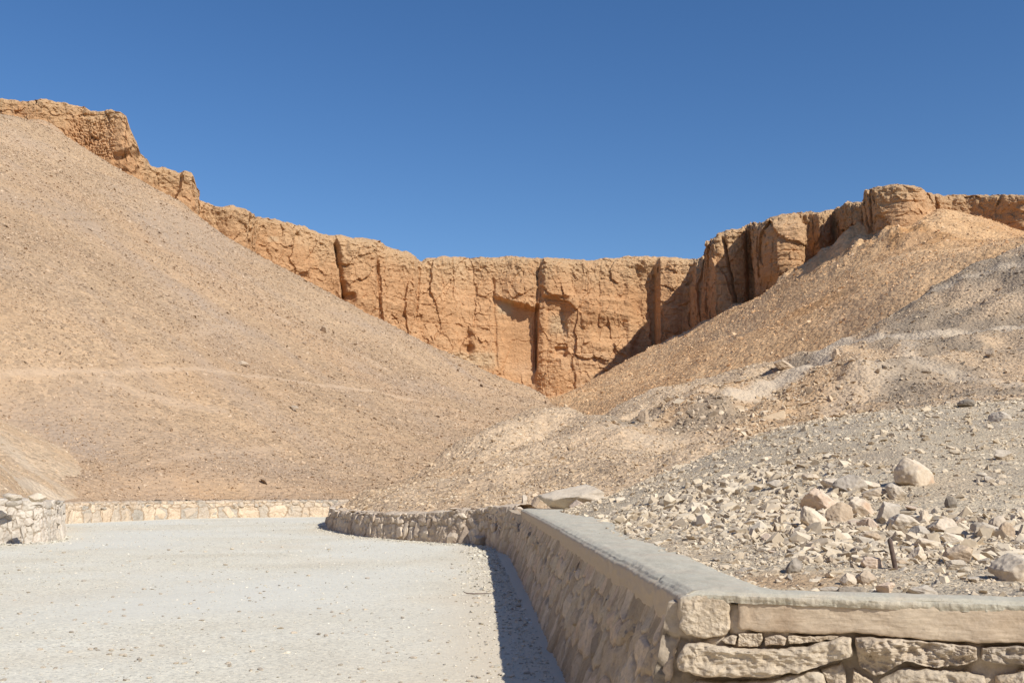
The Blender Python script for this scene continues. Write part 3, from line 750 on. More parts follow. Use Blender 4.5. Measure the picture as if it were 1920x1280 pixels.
D += 1.6 * box(1430, 1498, 420, 520, (10, 8), (12, 14)) - 1.8 * sstep(560, 600, Vg) * box(1430, 1500, 470, 620, (12, 12), (10, 10))
D -= 1.0 * box(212, 262, 286, 335, (6, 6), (5, 10))
D += 0.5 * box(130, 215, 215, 300, (20, 4), (8, 10)) * perlin(Ug / 3.0, Vg / 4.0, 5.0)
back = 2.4 * t ** 1.3 + 3.0 * sstep(0.93, 1.0, t) * (t - 0.93) / 0.07
Xc = bx[None, :] + nxn[None, :] * D + (bx / bl)[None, :] * back; Yc = by[None, :] + nyn[None, :] * D + (by / bl)[None, :] * back
Zc = Zc + 0.12 * fbm(Sg / 0.9, Zc / 0.9, 99.0, 2) - 0.7 * sstep(0.955, 1.0, t) * (0.5 + 0.5 * perlin(Sg / 3, Zc * 0, 3.0))
pb = np.geomspace(0.5, 70, PL)[:, None]
fade = sstep(0, 6, pb)
Xp = Xc[-1][None, :] + pb * (bx / bl)[None, :] + 0.5 * fbm(Xc[-1][None, :] / 1.5 + 0 * pb, pb / 1.5, 3.0, 4) * sstep(0, 1, pb)
Yp = Yc[-1][None, :] + pb * (by / bl)[None, :]
Zp = Zc[-1][None, :] - 0.10 * pb - 0.004 * pb * pb + 0.35 * fbm(Xp / 1.6, Yp / 1.6, 4.0, 4) * sstep(0, 2, pb)
VV = np.stack([np.concatenate([Xc, Xp]).ravel(), np.concatenate([Yc, Yp]).ravel(), np.concatenate([Zc, Zp]).ravel()], 1)
upA = np.concatenate([np.clip(0.75 * up + 0.15 * fbm(Sg / 5, Zc / 5, 8.0, 3), 0, 0.85), np.full((PL, n_col), 0.8)]).ravel()
blA = np.concatenate([0.7 * box(935, 962, 562, 585, (5, 5), (4, 5)) + 0.6 * box(840, 930, 660, 690, (15, 15), (8, 8)) + 0.5 * box(1030, 1065, 590, 625, (8, 4), (8, 8)) + 0.5 * box(500, 520, 440, 450, (5, 5), (3, 3)), np.zeros((PL, n_col))]).ravel()
tag(obj("cliffs", mesh_from("cliffs", VV, grid_faces(ROWS + PL, n_col), M_CLIFF, False, {"upper": upA, "bleach": blA})), kind='structure')

# ------------------------------------------------------------------ loose stones
def hull_proto(rng, n=11, flat=0.6):
    bm = bmesh.new()
    for p in rng.normal(size=(n, 3)):
        p = p / np.linalg.norm(p) * rng.uniform(0.75, 1.0)
        bm.verts.new((p[0], p[1] * rng.uniform(0.8, 1), p[2] * flat))
    r = bmesh.ops.convex_hull(bm, input=list(bm.verts))
    junk = list({g for g in r["geom_interior"] + r["geom_unused"] if isinstance(g, bmesh.types.BMVert)})
    bmesh.ops.delete(bm, geom=junk, context='VERTS')
    bmesh.ops.triangulate(bm, faces=list(bm.faces))
    bm.verts.ensure_lookup_table()
    bm.verts.index_update()
    V = np.array([v.co[:] for v in bm.verts]); F = np.array([[v.index for v in f.verts] for f in bm.faces])
    bm.free()
    return V, F
PROTO = [hull_proto(RNG, int(RNG.integers(8, 13)), f) for f in (0.35, 0.45, 0.55, 0.7, 0.5, 0.4, 0.6, 0.8, 0.45, 0.3, 0.55, 0.65)]
PROTO_FAR = [hull_proto(RNG, 7, f) for f in (0.5, 0.6, 0.75, 0.45, 0.9, 0.55)]

def scatter(name, hfun, x, y, size, mat, protos, tilt=0.35, sink=0.25, aspect=(0.55, 1.0)):
    e = 0.05 + 0.002 * y
    z = hfun(x, y)
    nx = -(hfun(x + e, y) - z) / e; ny = -(hfun(x, y + e) - z) / e
    n = len(x)
    nrm = np.stack([nx + RNG.normal(0, tilt, n), ny + RNG.normal(0, tilt, n), np.ones(n)], 1)
    nrm /= np.linalg.norm(nrm, axis=1)[:, None]
    a = RNG.uniform(0, 2 * math.pi, n)
    t1 = np.stack([np.cos(a), np.sin(a), np.zeros(n)], 1)
    t1 -= nrm * (t1 * nrm).sum(1)[:, None]; t1 /= np.linalg.norm(t1, axis=1)[:, None]
    t2 = np.cross(nrm, t1)
    asp = RNG.uniform(*aspect, n); hs = RNG.uniform(0.6, 1.1, n)
    R = np.stack([t1 * size[:, None], t2 * (size * asp)[:, None], nrm * (size * hs)[:, None]], 2)
    which = RNG.integers(0, len(protos), n)
    Vs, Fs, off = [], [], 0
    for k, (PV, PF) in enumerate(protos):
        idx = np.nonzero(which == k)[0]
        if not len(idx): continue
        W = np.einsum('nij,vj->nvi', R[idx], PV)
        W[:, :, 0] += x[idx, None]; W[:, :, 1] += y[idx, None]
        W[:, :, 2] += (z[idx] + size[idx] * (0.3 - sink))[:, None]
        Vs.append(W.reshape(-1, 3))
        Fs.append((PF[None] + (off + np.arange(len(idx)) * len(PV))[:, None, None]).reshape(-1, 3))
        off += len(idx) * len(PV)
    return obj(name, mesh_from(name, np.concatenate(Vs), np.concatenate(Fs), mat, False))

def sample(n, x0, x1, y0, y1, keep, power, ref, side=0.62):
    """random ground points, thinning with distance, kept to what lies in or near the view"""
    out_x, out_y, got = [], [], 0
    while got < n:
        x = RNG.uniform(x0, x1, 300000); y = RNG.uniform(y0, y1, 300000)
        ok = (RNG.random(300000) < np.clip((ref / np.maximum(y, 1)) ** power, 0, 1)) & (np.abs(x) < side * y + 2.5)
        x, y = x[ok], y[ok]
        k = keep(x, y)
        out_x.append(x[k]); out_y.append(y[k]); got += int(k.sum())
    return np.concatenate(out_x)[:n], np.concatenate(out_y)[:n]

def not_path(f, x, y, extra=None):
    p = f(x, y)
    return RNG.random(len(x)) > p * 1.15

x, y = sample(260000, -110, 24, 45, 158, lh_keep, 1.3, 48)
k = not_path(lh_path, x, y) & (RNG.random(len(x)) < 0.55 + 0.6 * sstep(-0.3, 0.4, fbm(x * 0.08, y * 0.08, 33.0, 4)))
x, y = x[k], y[k]
s = 0.074 * (y / 55) ** 0.6 * np.exp(RNG.normal(0, 0.40, len(x)))
tag(scatter("scree_stones", LH.h, x, y, s, S_LH, PROTO_FAR, 0.45), "countless small tan stones covering the left scree hill", "scree", kind='stuff')

x, y = sample(60000, -4, 80, 80, 205, rh_keep, 1.0, 100)
s = 0.12 * (y / 120) ** 0.5 * np.exp(RNG.normal(0, 0.45, len(x)))
tag(scatter("scree_stones", RH.h, x, y, s, S_RH, PROTO_FAR, 0.45), "countless small ochre stones on the slope below the right cliff", "scree", kind='stuff')

x, y = sample(100000, -10, 60, 23, 82, mh_keep, 1.5, 27)
k = not_path(mh_path, x, y); x, y = x[k], y[k]
dens = 0.6 + 0.7 * sstep(-0.2, 0.4, fbm(x * 0.3, y * 0.3, 45.0, 3))
k = RNG.random(len(x)) < dens; x, y = x[k], y[k]
s = 0.05 * (y / 40) ** 0.6 * np.exp(RNG.normal(0, 0.5, len(x))) * (1 + 0.7 * sstep(9, 3, np.hypot(x - _rm[0], (y - _rm[1]) * 0.8)))
dk = RNG.random(len(x)) < 0.9 * mh_grey(x, y)
tag(scatter("gravel_stones", MH.h, x[dk], y[dk], s[dk], S_DK, PROTO, 0.45), "dark brown gravel patches between the pale paths of the right hill", "gravel", kind='stuff')
x, y, s = x[~dk], y[~dk], s[~dk]
tag(scatter("rubble_stones", MH.h, x, y, s, S_MH, PROTO, 0.45), "countless beige stones strewn over the middle mound and hill", "rubble", kind='stuff')

x, y = sample(16000, -34, -12, 26, 54, ls_keep, 1.0, 28, 0.9)
k = not_path(ls_path, x, y); x, y = x[k], y[k]
s = 0.04 * np.exp(RNG.normal(0, 0.45, len(x)))
tag(scatter("rubble_stones", LS.h, x, y, s, S_MH, PROTO_FAR, 0.45), "small pale stones on the spur at the left edge", "rubble", kind='stuff')

_bands = [NS.hit(u, v) for u, v in [(1500, 990), (1650, 1010), (1800, 1030), (1880, 1000), (1400, 960), (1300, 935)]]
def ns_band(x, y):
    b = np.zeros_like(x)
    for q, r in zip(_bands, (1.0, 1.3, 1.2, 1.3, 1.6, 2.2)):
        b = np.maximum(b, sstep(r * 1.3, r * 0.4, np.hypot(x - q[0], y - q[1])))
    return b
x, y = sample(170000, 0.3, 20, 4.6, 24.5, ns_keep, 1.8, 5.0)
k = RNG.random(len(x)) < 0.14 + 0.55 * ns_band(x, y) + 0.45 * sstep(-0.05, 0.45, fbm(x * 0.9, y * 0.9, 65.0, 3)) + 0.2 * sstep(14, 20, y); x, y = x[k], y[k]
s = 0.0095 * (y / 7) ** 0.75 * np.exp(np.clip(RNG.normal(0, 0.72, len(x)), -2, 1.9)) * (1 + 0.9 * ns_band(x, y))
tag(scatter("rubble_stones", NS.h, x, y, s, S_NS, PROTO, 0.5), "countless grey limestone chips littering the slope behind the wall", "rubble", kind='stuff')

def road_keep(X, Y):
    lim = line_y(MID_W[4:], X)
    ok = (X < np.interp(Y, [4, 8.07, 25.6], [0.5, 0.4, -0.5])) & (Y < line_y(far_line, X) - 0.3)
    ok &= ~in_poly(X, Y, mh_poly) & ~in_poly(X, Y, ls_poly)
    return ok
x, y = sample(26000, -30, 0.6, 5.0, 46, road_keep, 1.6, 6.0)
s = 0.0065 * (y / 8) ** 0.6 * np.exp(RNG.normal(0, 0.5, len(x)))
xf = RNG.uniform(5.2, 26, 5000); xo = np.abs(RNG.normal(0, 0.35, 5000))
fx_ = np.interp(xf, [5.3, 8.07, 13.6, 26.4], [0.53, 0.40, 0.15, -0.48]) - xo
mw = RNG.uniform(0, 1, 2500); mi = mw * (len(MID_W) - 4.001) + 2; mk = mi.astype(int); mf = mi - mk
mp = np.array(MID_W); mq = mp[mk] * (1 - mf)[:, None] + mp[np.minimum(mk + 1, len(mp) - 1)] * mf[:, None] - np.abs(RNG.normal(0, 0.3, (2500, 1))) * np.array([[0.6, 0.8]]) - 0.1
sw_i = RNG.uniform(0, 4.99, 2500); sk = sw_i.astype(int); sf = sw_i - sk; sp_ = np.array(SIDE_W[:6])
sq = sp_[sk] * (1 - sf)[:, None] + sp_[sk + 1] * sf[:, None] + np.stack([np.abs(RNG.normal(0, 0.3, 2500)) * 0.6 + 0.05, -np.abs(RNG.normal(0, 0.35, 2500)) - 0.1], 1)
x = np.concatenate([x, fx_, mq[:, 0], sq[:, 0]]); y = np.concatenate([y, xf, mq[:, 1], sq[:, 1]])
s = np.concatenate([s, 0.011 * (xf / 8) ** 0.5 * np.exp(RNG.normal(0, 0.55, 5000)), 0.022 * np.exp(RNG.normal(0, 0.5, 2500)), 0.022 * np.exp(RNG.normal(0, 0.5, 2500))])
tag(scatter("road_gravel", road_z, x, y, s, S_ROAD, PROTO, 0.25, 0.2), "fine pale gravel scattered over the dusty road", "gravel", kind='stuff')

ck_ = RNG.uniform(0, 5.6, 420); ci_ = ck_.astype(int); cf_ = (ck_ - ci_)[:, None]; cw_ = RNG.uniform(0.12, 0.97, 420)[:, None] ** 0.6
cp_ = (E_W[ci_] * (1 - cf_) + E_W[ci_ + 1] * cf_) * (1 - cw_) + (B_W[ci_] * (1 - cf_) + B_W[ci_ + 1] * cf_) * cw_
tag(scatter("coping_grit", lambda x, y: np.full_like(x, CAP_Z + 0.004), cp_[:, 0], cp_[:, 1], 0.006 * (cp_[:, 1] / 6) ** 0.5 * np.exp(RNG.normal(0, 0.55, 420)), S_NS, PROTO, 0.2, 0.2), "small chips of stone lying loose on top of the concrete coping", "grit", kind='stuff')

# ------------------------------------------------------------------ rock shapes
def rock_mesh(name, seed, sub=3, planes=11, dims=(1, 0.8, 0.6), rough=0.05, soft=0.0, mat=None, smooth=False):
    """a broken stone: a ball cut by random planes, then roughened; sits with its underside near z=0"""
    r = np.random.default_rng(seed)
    bm = bmesh.new()
    bmesh.ops.create_icosphere(bm, subdivisions=sub, radius=1.0)
    V = np.array([v.co[:] for v in bm.verts])
    F = np.array([[v.index for v in f.verts] for f in bm.faces])
    bm.free()
    for k in range(planes):
        n = r.normal(size=3); n /= np.linalg.norm(n)
        c = r.uniform(0.45, 0.84)
        d = V @ n - c
        V = V - np.outer(np.clip(d, 0, None) * (1 - soft), n)
    nz = fbm(V[:, 0] * 1.6 + seed, V[:, 1] * 1.6, V[:, 2] * 1.6, 4)
    nz2 = fbm(V[:, 0] * 5 + seed, V[:, 1] * 5, V[:, 2] * 5, 3)
    V = V * (1 + rough * 1.5 * nz + rough * 0.9 * nz2 - rough * 0.8 * np.abs(perlin(V[:, 0] * 2.6, V[:, 1] * 2.6 + seed, V[:, 2] * 2.6)))[:, None]
    V = V / np.abs(V).max(0) * (np.array(dims) / 2)
    V[:, 2] -= V[:, 2].min()
    return mesh_from(name, V, F, mat, smooth)

def place(name, me, loc, rz=0.0, tilt=(0, 0), scale=1.0, sink=0.15):
    o = obj(name, me)
    h = max(v.co.z for v in me.vertices) if me else 0
    o.location = (loc[0], loc[1], loc[2] - sink * h * scale)
    o.rotation_euler = (tilt[0], tilt[1], rz)
    o.scale = (scale,) * 3
    return o

# named stones of the rubble slope: (u, v of the foot, width px, height px, material, seed, tilt, name, label, category)
NAMED = [
    (1721, 908, 70, 46, R_CREAM, 3, 0.15, "boulder", "rounded cream boulder with pink underside standing alone high on the rubble slope", "boulder"),
    (1600, 923, 58, 34, R_GREY, 7, -0.25, "boulder", "grey rounded boulder leaning on a flat shard left of the lone cream boulder", "boulder"),
    (1625, 918, 46, 16, R_PALE, 8, 0.35, "limestone_shard", "flat tilted shard propped against the right side of the grey rounded boulder", "rock"),
    (1565, 916, 44, 20, R_PALE, 9, 0.2, "limestone_shard", "pale flat shard just left of the grey rounded boulder", "rock"),
    (1645, 935, 40, 18, R_CREAM, 10, -0.3, "limestone_shard", "cracked cream slab lying in the dust below the grey rounded boulder", "rock"),
    (1680, 936, 40, 26, R_PALE, 12, 0.4, "limestone_shard", "broken pale slab with jagged edge below the lone cream boulder", "rock"),
    (1540, 958, 64, 40, R_PINK, 13, 0.2, "boulder", "pinkish angular boulder at the upper left of the rock heap", "boulder"),
    (1533, 991, 46, 40, R_PALE, 14, -0.1, "boulder", "pale upright boulder with a dark notch at the left of the rock heap", "boulder"),
    (1578, 978, 50, 32, R_BROWN, 15, 0.15, "boulder", "brownish block wedged in the middle of the rock heap", "boulder"),
    (1612, 968, 48, 30, R_CREAM, 16, 0.3, "limestone_shard", "cream slab leaning behind the brownish block in the rock heap", "rock"),
    (1635, 990, 40, 22, R_PINK, 17, -0.2, "rock", "low pink wedge of stone at the foot of the rock heap", "rock"),
    (1640, 992, 18, 20, R_PINK, 18, 0.0, "rock", "small rounded pink stone beside the low pink wedge", "rock"),
    (1668, 980, 38, 34, R_GREY, 19, 0.1, "rock", "grey knobbly stone behind the long white slab", "rock"),
    (1692, 992, 58, 28, R_PALE, 20, 0.25, "limestone_slab", "long white slab lying tilted across the rock heap", "rock"),
    (1730, 980, 22, 26, R_PALE, 21, 0.3, "limestone_shard", "narrow white shard standing at the right end of the long white slab", "rock"),
    (1785, 952, 20, 20, R_DARK, 22, 0.0, "dark_stone", "small dark block standing alone on bare dust at the right", "stone"),
    (1776, 1000, 50, 26, R_CREAM, 23, -0.2, "boulder", "broad cream block right of the long white slab", "boulder"),
    (1850, 1008, 60, 30, R_PALE, 24, 0.2, "limestone_slab", "white flat slab left of the two round boulders", "rock"),
    (1874, 995, 38, 32, R_CREAM, 25, 0.1, "boulder", "round tan boulder touching another at the right edge", "boulder"),
    (1892, 1010, 34, 30, R_BROWN, 26, 0.1, "boulder", "round brown boulder in front of the round tan one at the right edge", "boulder"),
    (1802, 1055, 46, 28, R_BROWN, 27, 0.1, "boulder", "brown egg-shaped boulder casting a dark shadow, right of the iron stake", "boulder"),
    (1792, 1068, 38, 20, R_PALE, 28, 0.0, "rock", "pale rock just below the brown egg-shaped boulder", "rock"),
    (1790, 1022, 42, 22, R_PALE, 29, 0.1, "rock", "smooth pale rock above the brown egg-shaped boulder", "rock"),
    (1740, 1030, 44, 22, R_CREAM, 30, -0.15, "limestone_slab", "cream flat slab right of the top of the iron stake", "rock"),
    (1718, 1050, 36, 24, R_PALE, 31, 0.35, "limestone_shard", "white triangular shard right of the iron stake", "rock"),
    (1912, 1088, 80, 42, R_PALE, 32, 0.12, "boulder", "big white wedge shaped boulder cut by the right edge of the photo", "boulder"),
    (1491, 1072, 36, 24, R_DARK, 33, 0.05, "dark_stone", "grey stone with a black underside alone on the dust behind the wall", "stone"),
    (1399, 1072, 24, 8, R_PALE, 34, 0.1, "stone_chip", "white oval chip on the dust left of the black bottomed stone", "stone"),
    (1591, 1097, 30, 20, R_CREAM, 35, 0.0, "rock", "rounded cream stone above the hollow slab at the wall top", "rock"),
    (1626, 1096, 38, 24, R_BROWN, 36, 0.1, "rock", "rounded brown stone next to the rounded cream stone near the wall top", "rock"),
    (1608, 1116, 60, 18, R_DARK, 37, 0.05, "limestone_slab", "dark hollow slab resting against the concrete edge", "rock"),
    (1560, 1114, 40, 14, R_GREY, 38, 0.0, "rock", "flat grey stone left of the dark hollow slab", "rock"),
    (1660, 1112, 34, 20, R_PINK, 39, 0.1, "rock", "pink broken stone right of the dark hollow slab", "rock"),
    (1735, 1120, 56, 20, R_GREY, 40, 0.05, "limestone_slab", "flat grey slab lying behind the concrete edge", "rock"),
    (1830, 1092, 26, 10, R_PALE, 41, 0.1, "stone_chip", "white flat chip on bare gravel left of the big white wedge", "stone"),
    (1520, 900, 28, 14, R_CREAM, 42, 0.2, "limestone_shard", "tilted cream shard alone on grey gravel, upper left of the rock heap", "rock"),
    (1880, 862, 36, 18, R_PALE, 43, 0.3, "limestone_shard", "split white shards high at the right edge of the slope", "rock"),
    (1630, 1016, 40, 18, R_BROWN, 45, 0.1, "rock", "brown flat rock above left of the iron stake", "rock"),
    (1730, 1008, 40, 20, R_GREY, 46, 0.0, "rock", "grey rounded rock below the long white slab", "rock"),
    (1640, 1065, 40, 20, R_PINK, 47, 0.15, "rock", "pinkish rock left of the foot of the iron stake", "rock"),
    (1455, 915, 28, 16, R_GREY, 48, 0.1, "rock", "grey rock on gravel far left of the cream shard", "rock"),
    (1820, 762, 36, 14, R_DARK, 49, 0.0, "boulder", "dark rock on the skyline of the rubble slope", "boulder"),
    (1882, 788, 40, 18, R_GREY, 50, 0.0, "boulder", "grey rock near the skyline at the right edge", "boulder"),
]
for (u, v, w, h, m, sd, tl_, nm, lab, cat) in NAMED:
    q = NS.hit(u, v)
    k = q[1] / FPX
    W, Hh = w * k * 1.15, h * k * 1.18
    me = rock_mesh(nm, sd, 5, 9 if cat == 'boulder' else 16, (W, W * 0.75, Hh * 1.3), 0.075, 0.12 if cat == 'boulder' else 0.0, m, True)
    o = place(nm, me, (q[0], q[1] + W * 0.2, q[2]), random.uniform(-0.4, 0.4), (random.uniform(-0.1, 0.1), tl_ * 0.6), 1.0, 0.24)
    tag(o, lab, cat)

# the other larger rubble stones: every one an object, sharing a few shapes
LIB = []
for k in range(22):
    m = [R_PALE, R_GREY, R_PALE, R_CREAM, R_GREY, R_BROWN, R_PALE, R_PINK][k % 8]
    LIB.append(rock_mesh("rubble_rock", 200 + k, 3, 13, (1.0, random.uniform(0.55, 0.9), random.uniform(0.2, 0.5)), 0.05, 0.0, m, False))
taken = []
for n in NAMED:
    q = NS.hit(n[0], n[1])
    taken.append((q[0], q[1] + 0.2 * n[2] * q[1] / FPX, 0.42 * n[2] * q[1] / FPX))
first = None
cnt = 0
while cnt < 250:
    r = random.random()
    if r < 0.6: u, v = random.gauss(1720, 120), random.gauss(1012, 26)
    elif r < 0.78: u, v = random.gauss(1560, 60), random.gauss(985, 26)
    elif r < 0.9: u, v = random.gauss(1430, 80), random.gauss(962, 26)
    else: u, v = random.uniform(1250, 1925), random.uniform(880, 1105)
    if u > 1950 or u < 1230: continue
    q = NS.hit(u, v)
    if not bool(ns_keep(np.array([q[0] - 0.05]), np.array([q[1] - 0.05]))[0]): continue
    if q[0] - np.interp(q[1], B_W[:, 1][::-1], B_W[:, 0][::-1]) < 0.05 or q[1] - np.interp(q[0], B_W[6:, 0], B_W[6:, 1]) < 0.06: continue
    wpx = random.uniform(13, 34) * (0.8 if r > 0.88 else 1.0)
    size = wpx * q[1] / FPX
    if any((q[0] - a) ** 2 + (q[1] - b) ** 2 < (0.42 * size + r_) ** 2 for a, b, r_ in taken): continue
    taken.append((q[0], q[1], 0.4 * size))
    me = random.choice(LIB)
    o = place("rubble_rock", me, q, random.uniform(0, 6.28), (random.gauss(0, 0.22), random.gauss(0, 0.22)), size, 0.3)
    tag(o, "angular limestone rubble stone among many alike on the slope behind the wall", "rock", "rubble stones on the slope behind the wall")
    cnt += 1

# stones lying on the road
CHIPS = [rock_mesh("road_stone", 400 + k, 2, 9, (1.0, random.uniform(0.5, 0.9), random.uniform(0.2, 0.4)), 0.05, 0.0, [R_PALE, R_GREY, R_PALE, R_PALE][k % 4], False) for k in range(10)]
px_road = [(145, 935, 14), (400, 1140, 12)]
cnt = 0
while cnt < 200:
    u, v = random.uniform(0, 1000), 1000 + 280 * random.random() ** 0.8
    q = on_z(u, v, 0.0)
    if not bool(road_keep(np.array([q[0] + 0.1]), np.array([q[1] + 0.1]))[0]): continue
    size = random.uniform(6, 15) * (0.6 + 0.4 * (v - 1000) / 280) * q[1] / FPX
    q[2] = float(road_z(np.array([q[0]]), np.array([q[1]]))[0])
    o = place("road_stone", random.choice(CHIPS), q, random.uniform(0, 6.28), (random.gauss(0, 0.15), random.gauss(0, 0.15)), size, 0.2)
    tag(o, "small flat stone chip lying loose on the pale dusty road", "stone", "stone chips on the road")
    cnt += 1

# single stones farther off
def far_rock(sheet, u, v, w, h, m, sd, nm, lab, cat="rock"):
    q = sheet.hit(u, v)
    k = q[1] / FPX
    me = rock_mesh(nm, sd, 4, 14, (w * k, w * k * 0.7, h * k * 1.3), 0.09, 0.0, m, False)
    tag(place(nm, me, q, random.uniform(-0.5, 0.5), (0.1, 0.1), 1.0, 0.2), lab, cat)
far_rock(LH, 607, 622, 15, 12, R_BROWN, 60, "boulder", "brown boulder alone high on the scree slope of the left hill", "boulder")
far_rock(LH, 455, 684, 24, 8, R_BROWN, 61, "rock_ledge", "small brown rock ledge just above the footpath on the left hill")
far_rock(LH, 550, 768, 20, 9, R_BROWN, 62, "rock_ledge", "brown rock ledge below the footpath on the left hill")
far_rock(LH, 138, 790, 10, 10, R_BROWN, 63, "rock", "dark upright rock on the lower left of the left hill")
far_rock(LH, 30, 865, 60, 18, R_BROWN, 64, "rock_ledge", "brown broken ledge above the pale track at the left edge")
far_rock(MH, 1205, 790, 26, 26, R_BROWN, 65, "boulder", "dark brown crag jutting from the crest of the middle mound", "boulder")
far_rock(MH, 922, 916, 16, 13, R_BROWN, 66, "rock", "brown stone on the mound above the low kerb wall")
far_rock(MH, 1470, 690, 60, 18, R_BROWN, 67, "rock_ledge", "rough tan ledge beside the pale footpath on the right hill")
far_rock(MH, 1565, 672, 24, 20, R_BROWN, 68, "boulder", "small dark outcrop at the bend of the pale footpath", "boulder")
far_rock(MH, 1375, 830, 12, 6, R_PALE, 69, "rock", "white stone lying on the bare hollow behind the rubble slope")
far_rock(MH, 1858, 668, 24, 18, R_BROWN, 70, "boulder", "brown outcrop in the grey gravel of the right hill", "boulder")

# ------------------------------------------------------------------ stonework of the walls
def stone_field(S, T, seeds):
    """irregular stones: relief 0 in the joints, 1 inside; id of the stone; offsets inside it"""
    ss, st, sw, sh = seeds.T
    f1 = np.empty(len(S)); f2 = np.empty(len(S)); ident = np.empty(len(S), int); dx = np.empty(len(S)); dy = np.empty(len(S))
    for i in range(0, len(S), 4000):
        a = (S[i:i + 4000, None] - ss) / sw; b = (T[i:i + 4000, None] - st) / sh
        d = np.sqrt(a * a + b * b)
        j = np.argpartition(d, 1, axis=1)[:, :2]
        r = np.arange(len(d)); d0, d1 = d[r, j[:, 0]], d[r, j[:, 1]]
        sw_ = d0 > d1
        first_ = np.where(sw_, j[:, 1], j[:, 0])
        f1[i:i + 4000] = np.minimum(d0, d1); f2[i:i + 4000] = np.maximum(d0, d1)
        ident[i:i + 4000] = first_
        dx[i:i + 4000] = a[r, first_]; dy[i:i + 4000] = b[r, first_]
    return f2 - f1, ident, dx, dy

def block_proto(seed):
    """a roughly squared building stone filling -1..1, with broken faces"""
    r = np.random.default_rng(seed)
    bm = bmesh.new()
    bmesh.ops.create_icosphere(bm, subdivisions=4, radius=1.0)
    V = np.array([v.co[:] for v in bm.verts]); F = np.array([[v.index for v in f.verts] for f in bm.faces]); bm.free()
    V = V / ((np.abs(V) ** 4).sum(1) ** 0.25)[:, None]
    for k in range(12):
        n = r.normal(size=3); n /= np.linalg.norm(n)
        V = V - np.outer(np.clip(V @ n - r.uniform(0.62, 1.0), 0, None), n)
    for k in range(5):
        n = r.normal(size=3) * np.array([0.45, 0.45, 1.0]); n[2] = abs(n[2]); n /= np.linalg.norm(n)
        V = V - np.outer(np.clip(V @ n - r.uniform(0.5, 0.85), 0, None), n)
    V = V * (1 + 0.05 * fbm(V[:, 0] * 1.7 + seed, V[:, 1] * 1.7, V[:, 2] * 1.7, 4, 0.6) + 0.035 * fbm(V[:, 0] * 6 + seed, V[:, 1] * 6, V[:, 2] * 6, 3, 0.6))[:, None]
    return V / np.abs(V).max(0), F
BLOCKS = [block_proto(900 + k) for k in range(14)]

def lay_stones(s, fx, fy, nx, ny, hh, top_off, z0, seeds, rng, depth, proud, keep=None, fill=0.98):
    """separate stones bedded in a wall face; each gets its own shade"""
    Vs, Fs, cs, off = [], [], [], 0
    for (a, b, w, h) in seeds:
        H = float(np.interp(a, s, hh))
        if a < s[0] + 0.05 or a > s[-1] - 0.02 or b - 0.3 * h > H: continue
        if keep is not None and not keep(a, b, rng): continue
        if b + h * 0.5 > H + 0.06: h = max(2 * (H + 0.05 - b), 0.07)
        PV, PF = BLOCKS[int(rng.integers(len(BLOCKS)))]
        px = float(np.interp(a, s, fx)); py = float(np.interp(a, s, fy)); ax = float(np.interp(a, s, nx)); ay = float(np.interp(a, s, ny))
        n = np.array([ax, ay, 0.0]); n /= np.linalg.norm(n)
        tdir = np.array([-n[1], n[0], 0.0])
        up = np.array([0, 0, 1.0]) - n * (top_off / max(H, 0.3)); up /= np.linalg.norm(up)
        n2 = np.cross(tdir, up); n2 *= np.sign(n2 @ n)
        q = rng.normal(0, 0.10); c, sn = math.cos(q), math.sin(q)
        t2, u2 = tdir * c + up * sn, up * c - tdir * sn
        ti = rng.normal(0, 0.12); n3 = n2 * math.cos(ti) + t2 * math.sin(ti)
        d = depth * rng.uniform(0.8, 1.2)
        cen = np.array([px, py, z0]) + np.array([0, 0, 1.0]) * b - n * (top_off * b / max(H, 0.3)) + n2 * (proud * rng.uniform(0.1, 1.3) - d)
        sg = np.sign(rng.normal(size=2))
        P = PV * np.array([sg[0], sg[1], 1.0])
        W = cen + np.outer(P[:, 0] * w * 0.5 * fill, t2) + np.outer(P[:, 1] * h * 0.5 * fill, u2) + np.outer(P[:, 2] * d, n3)
        flip = sg[0] * sg[1] * np.sign(np.cross(t2, u2) @ n3) < 0
        Vs.append(W); Fs.append((PF[:, ::-1] if flip else PF) + off); off += len(W)
        cs.append(np.full(len(W), rng.random()))
    if not Vs: return np.zeros((0, 3)), np.zeros((0, 3), int), np.zeros(0)
    return np.concatenate(Vs), np.concatenate(Fs), np.concatenate(cs)

def seed_rows(length, rows, rng):
    """rows: list of (height of row centre, stone width, stone height)"""
    out = []
    for (tc, w, h) in rows:
        s = rng.uniform(0, w)
        while s < length + w:
            ww = w * rng.uniform(0.55, 1.5); hh = h * rng.uniform(0.75, 1.3)
            out.append((s + ww / 2, tc + rng.normal(0, h * 0.14), ww, hh))
            s += ww * 0.95
    return np.array(out)

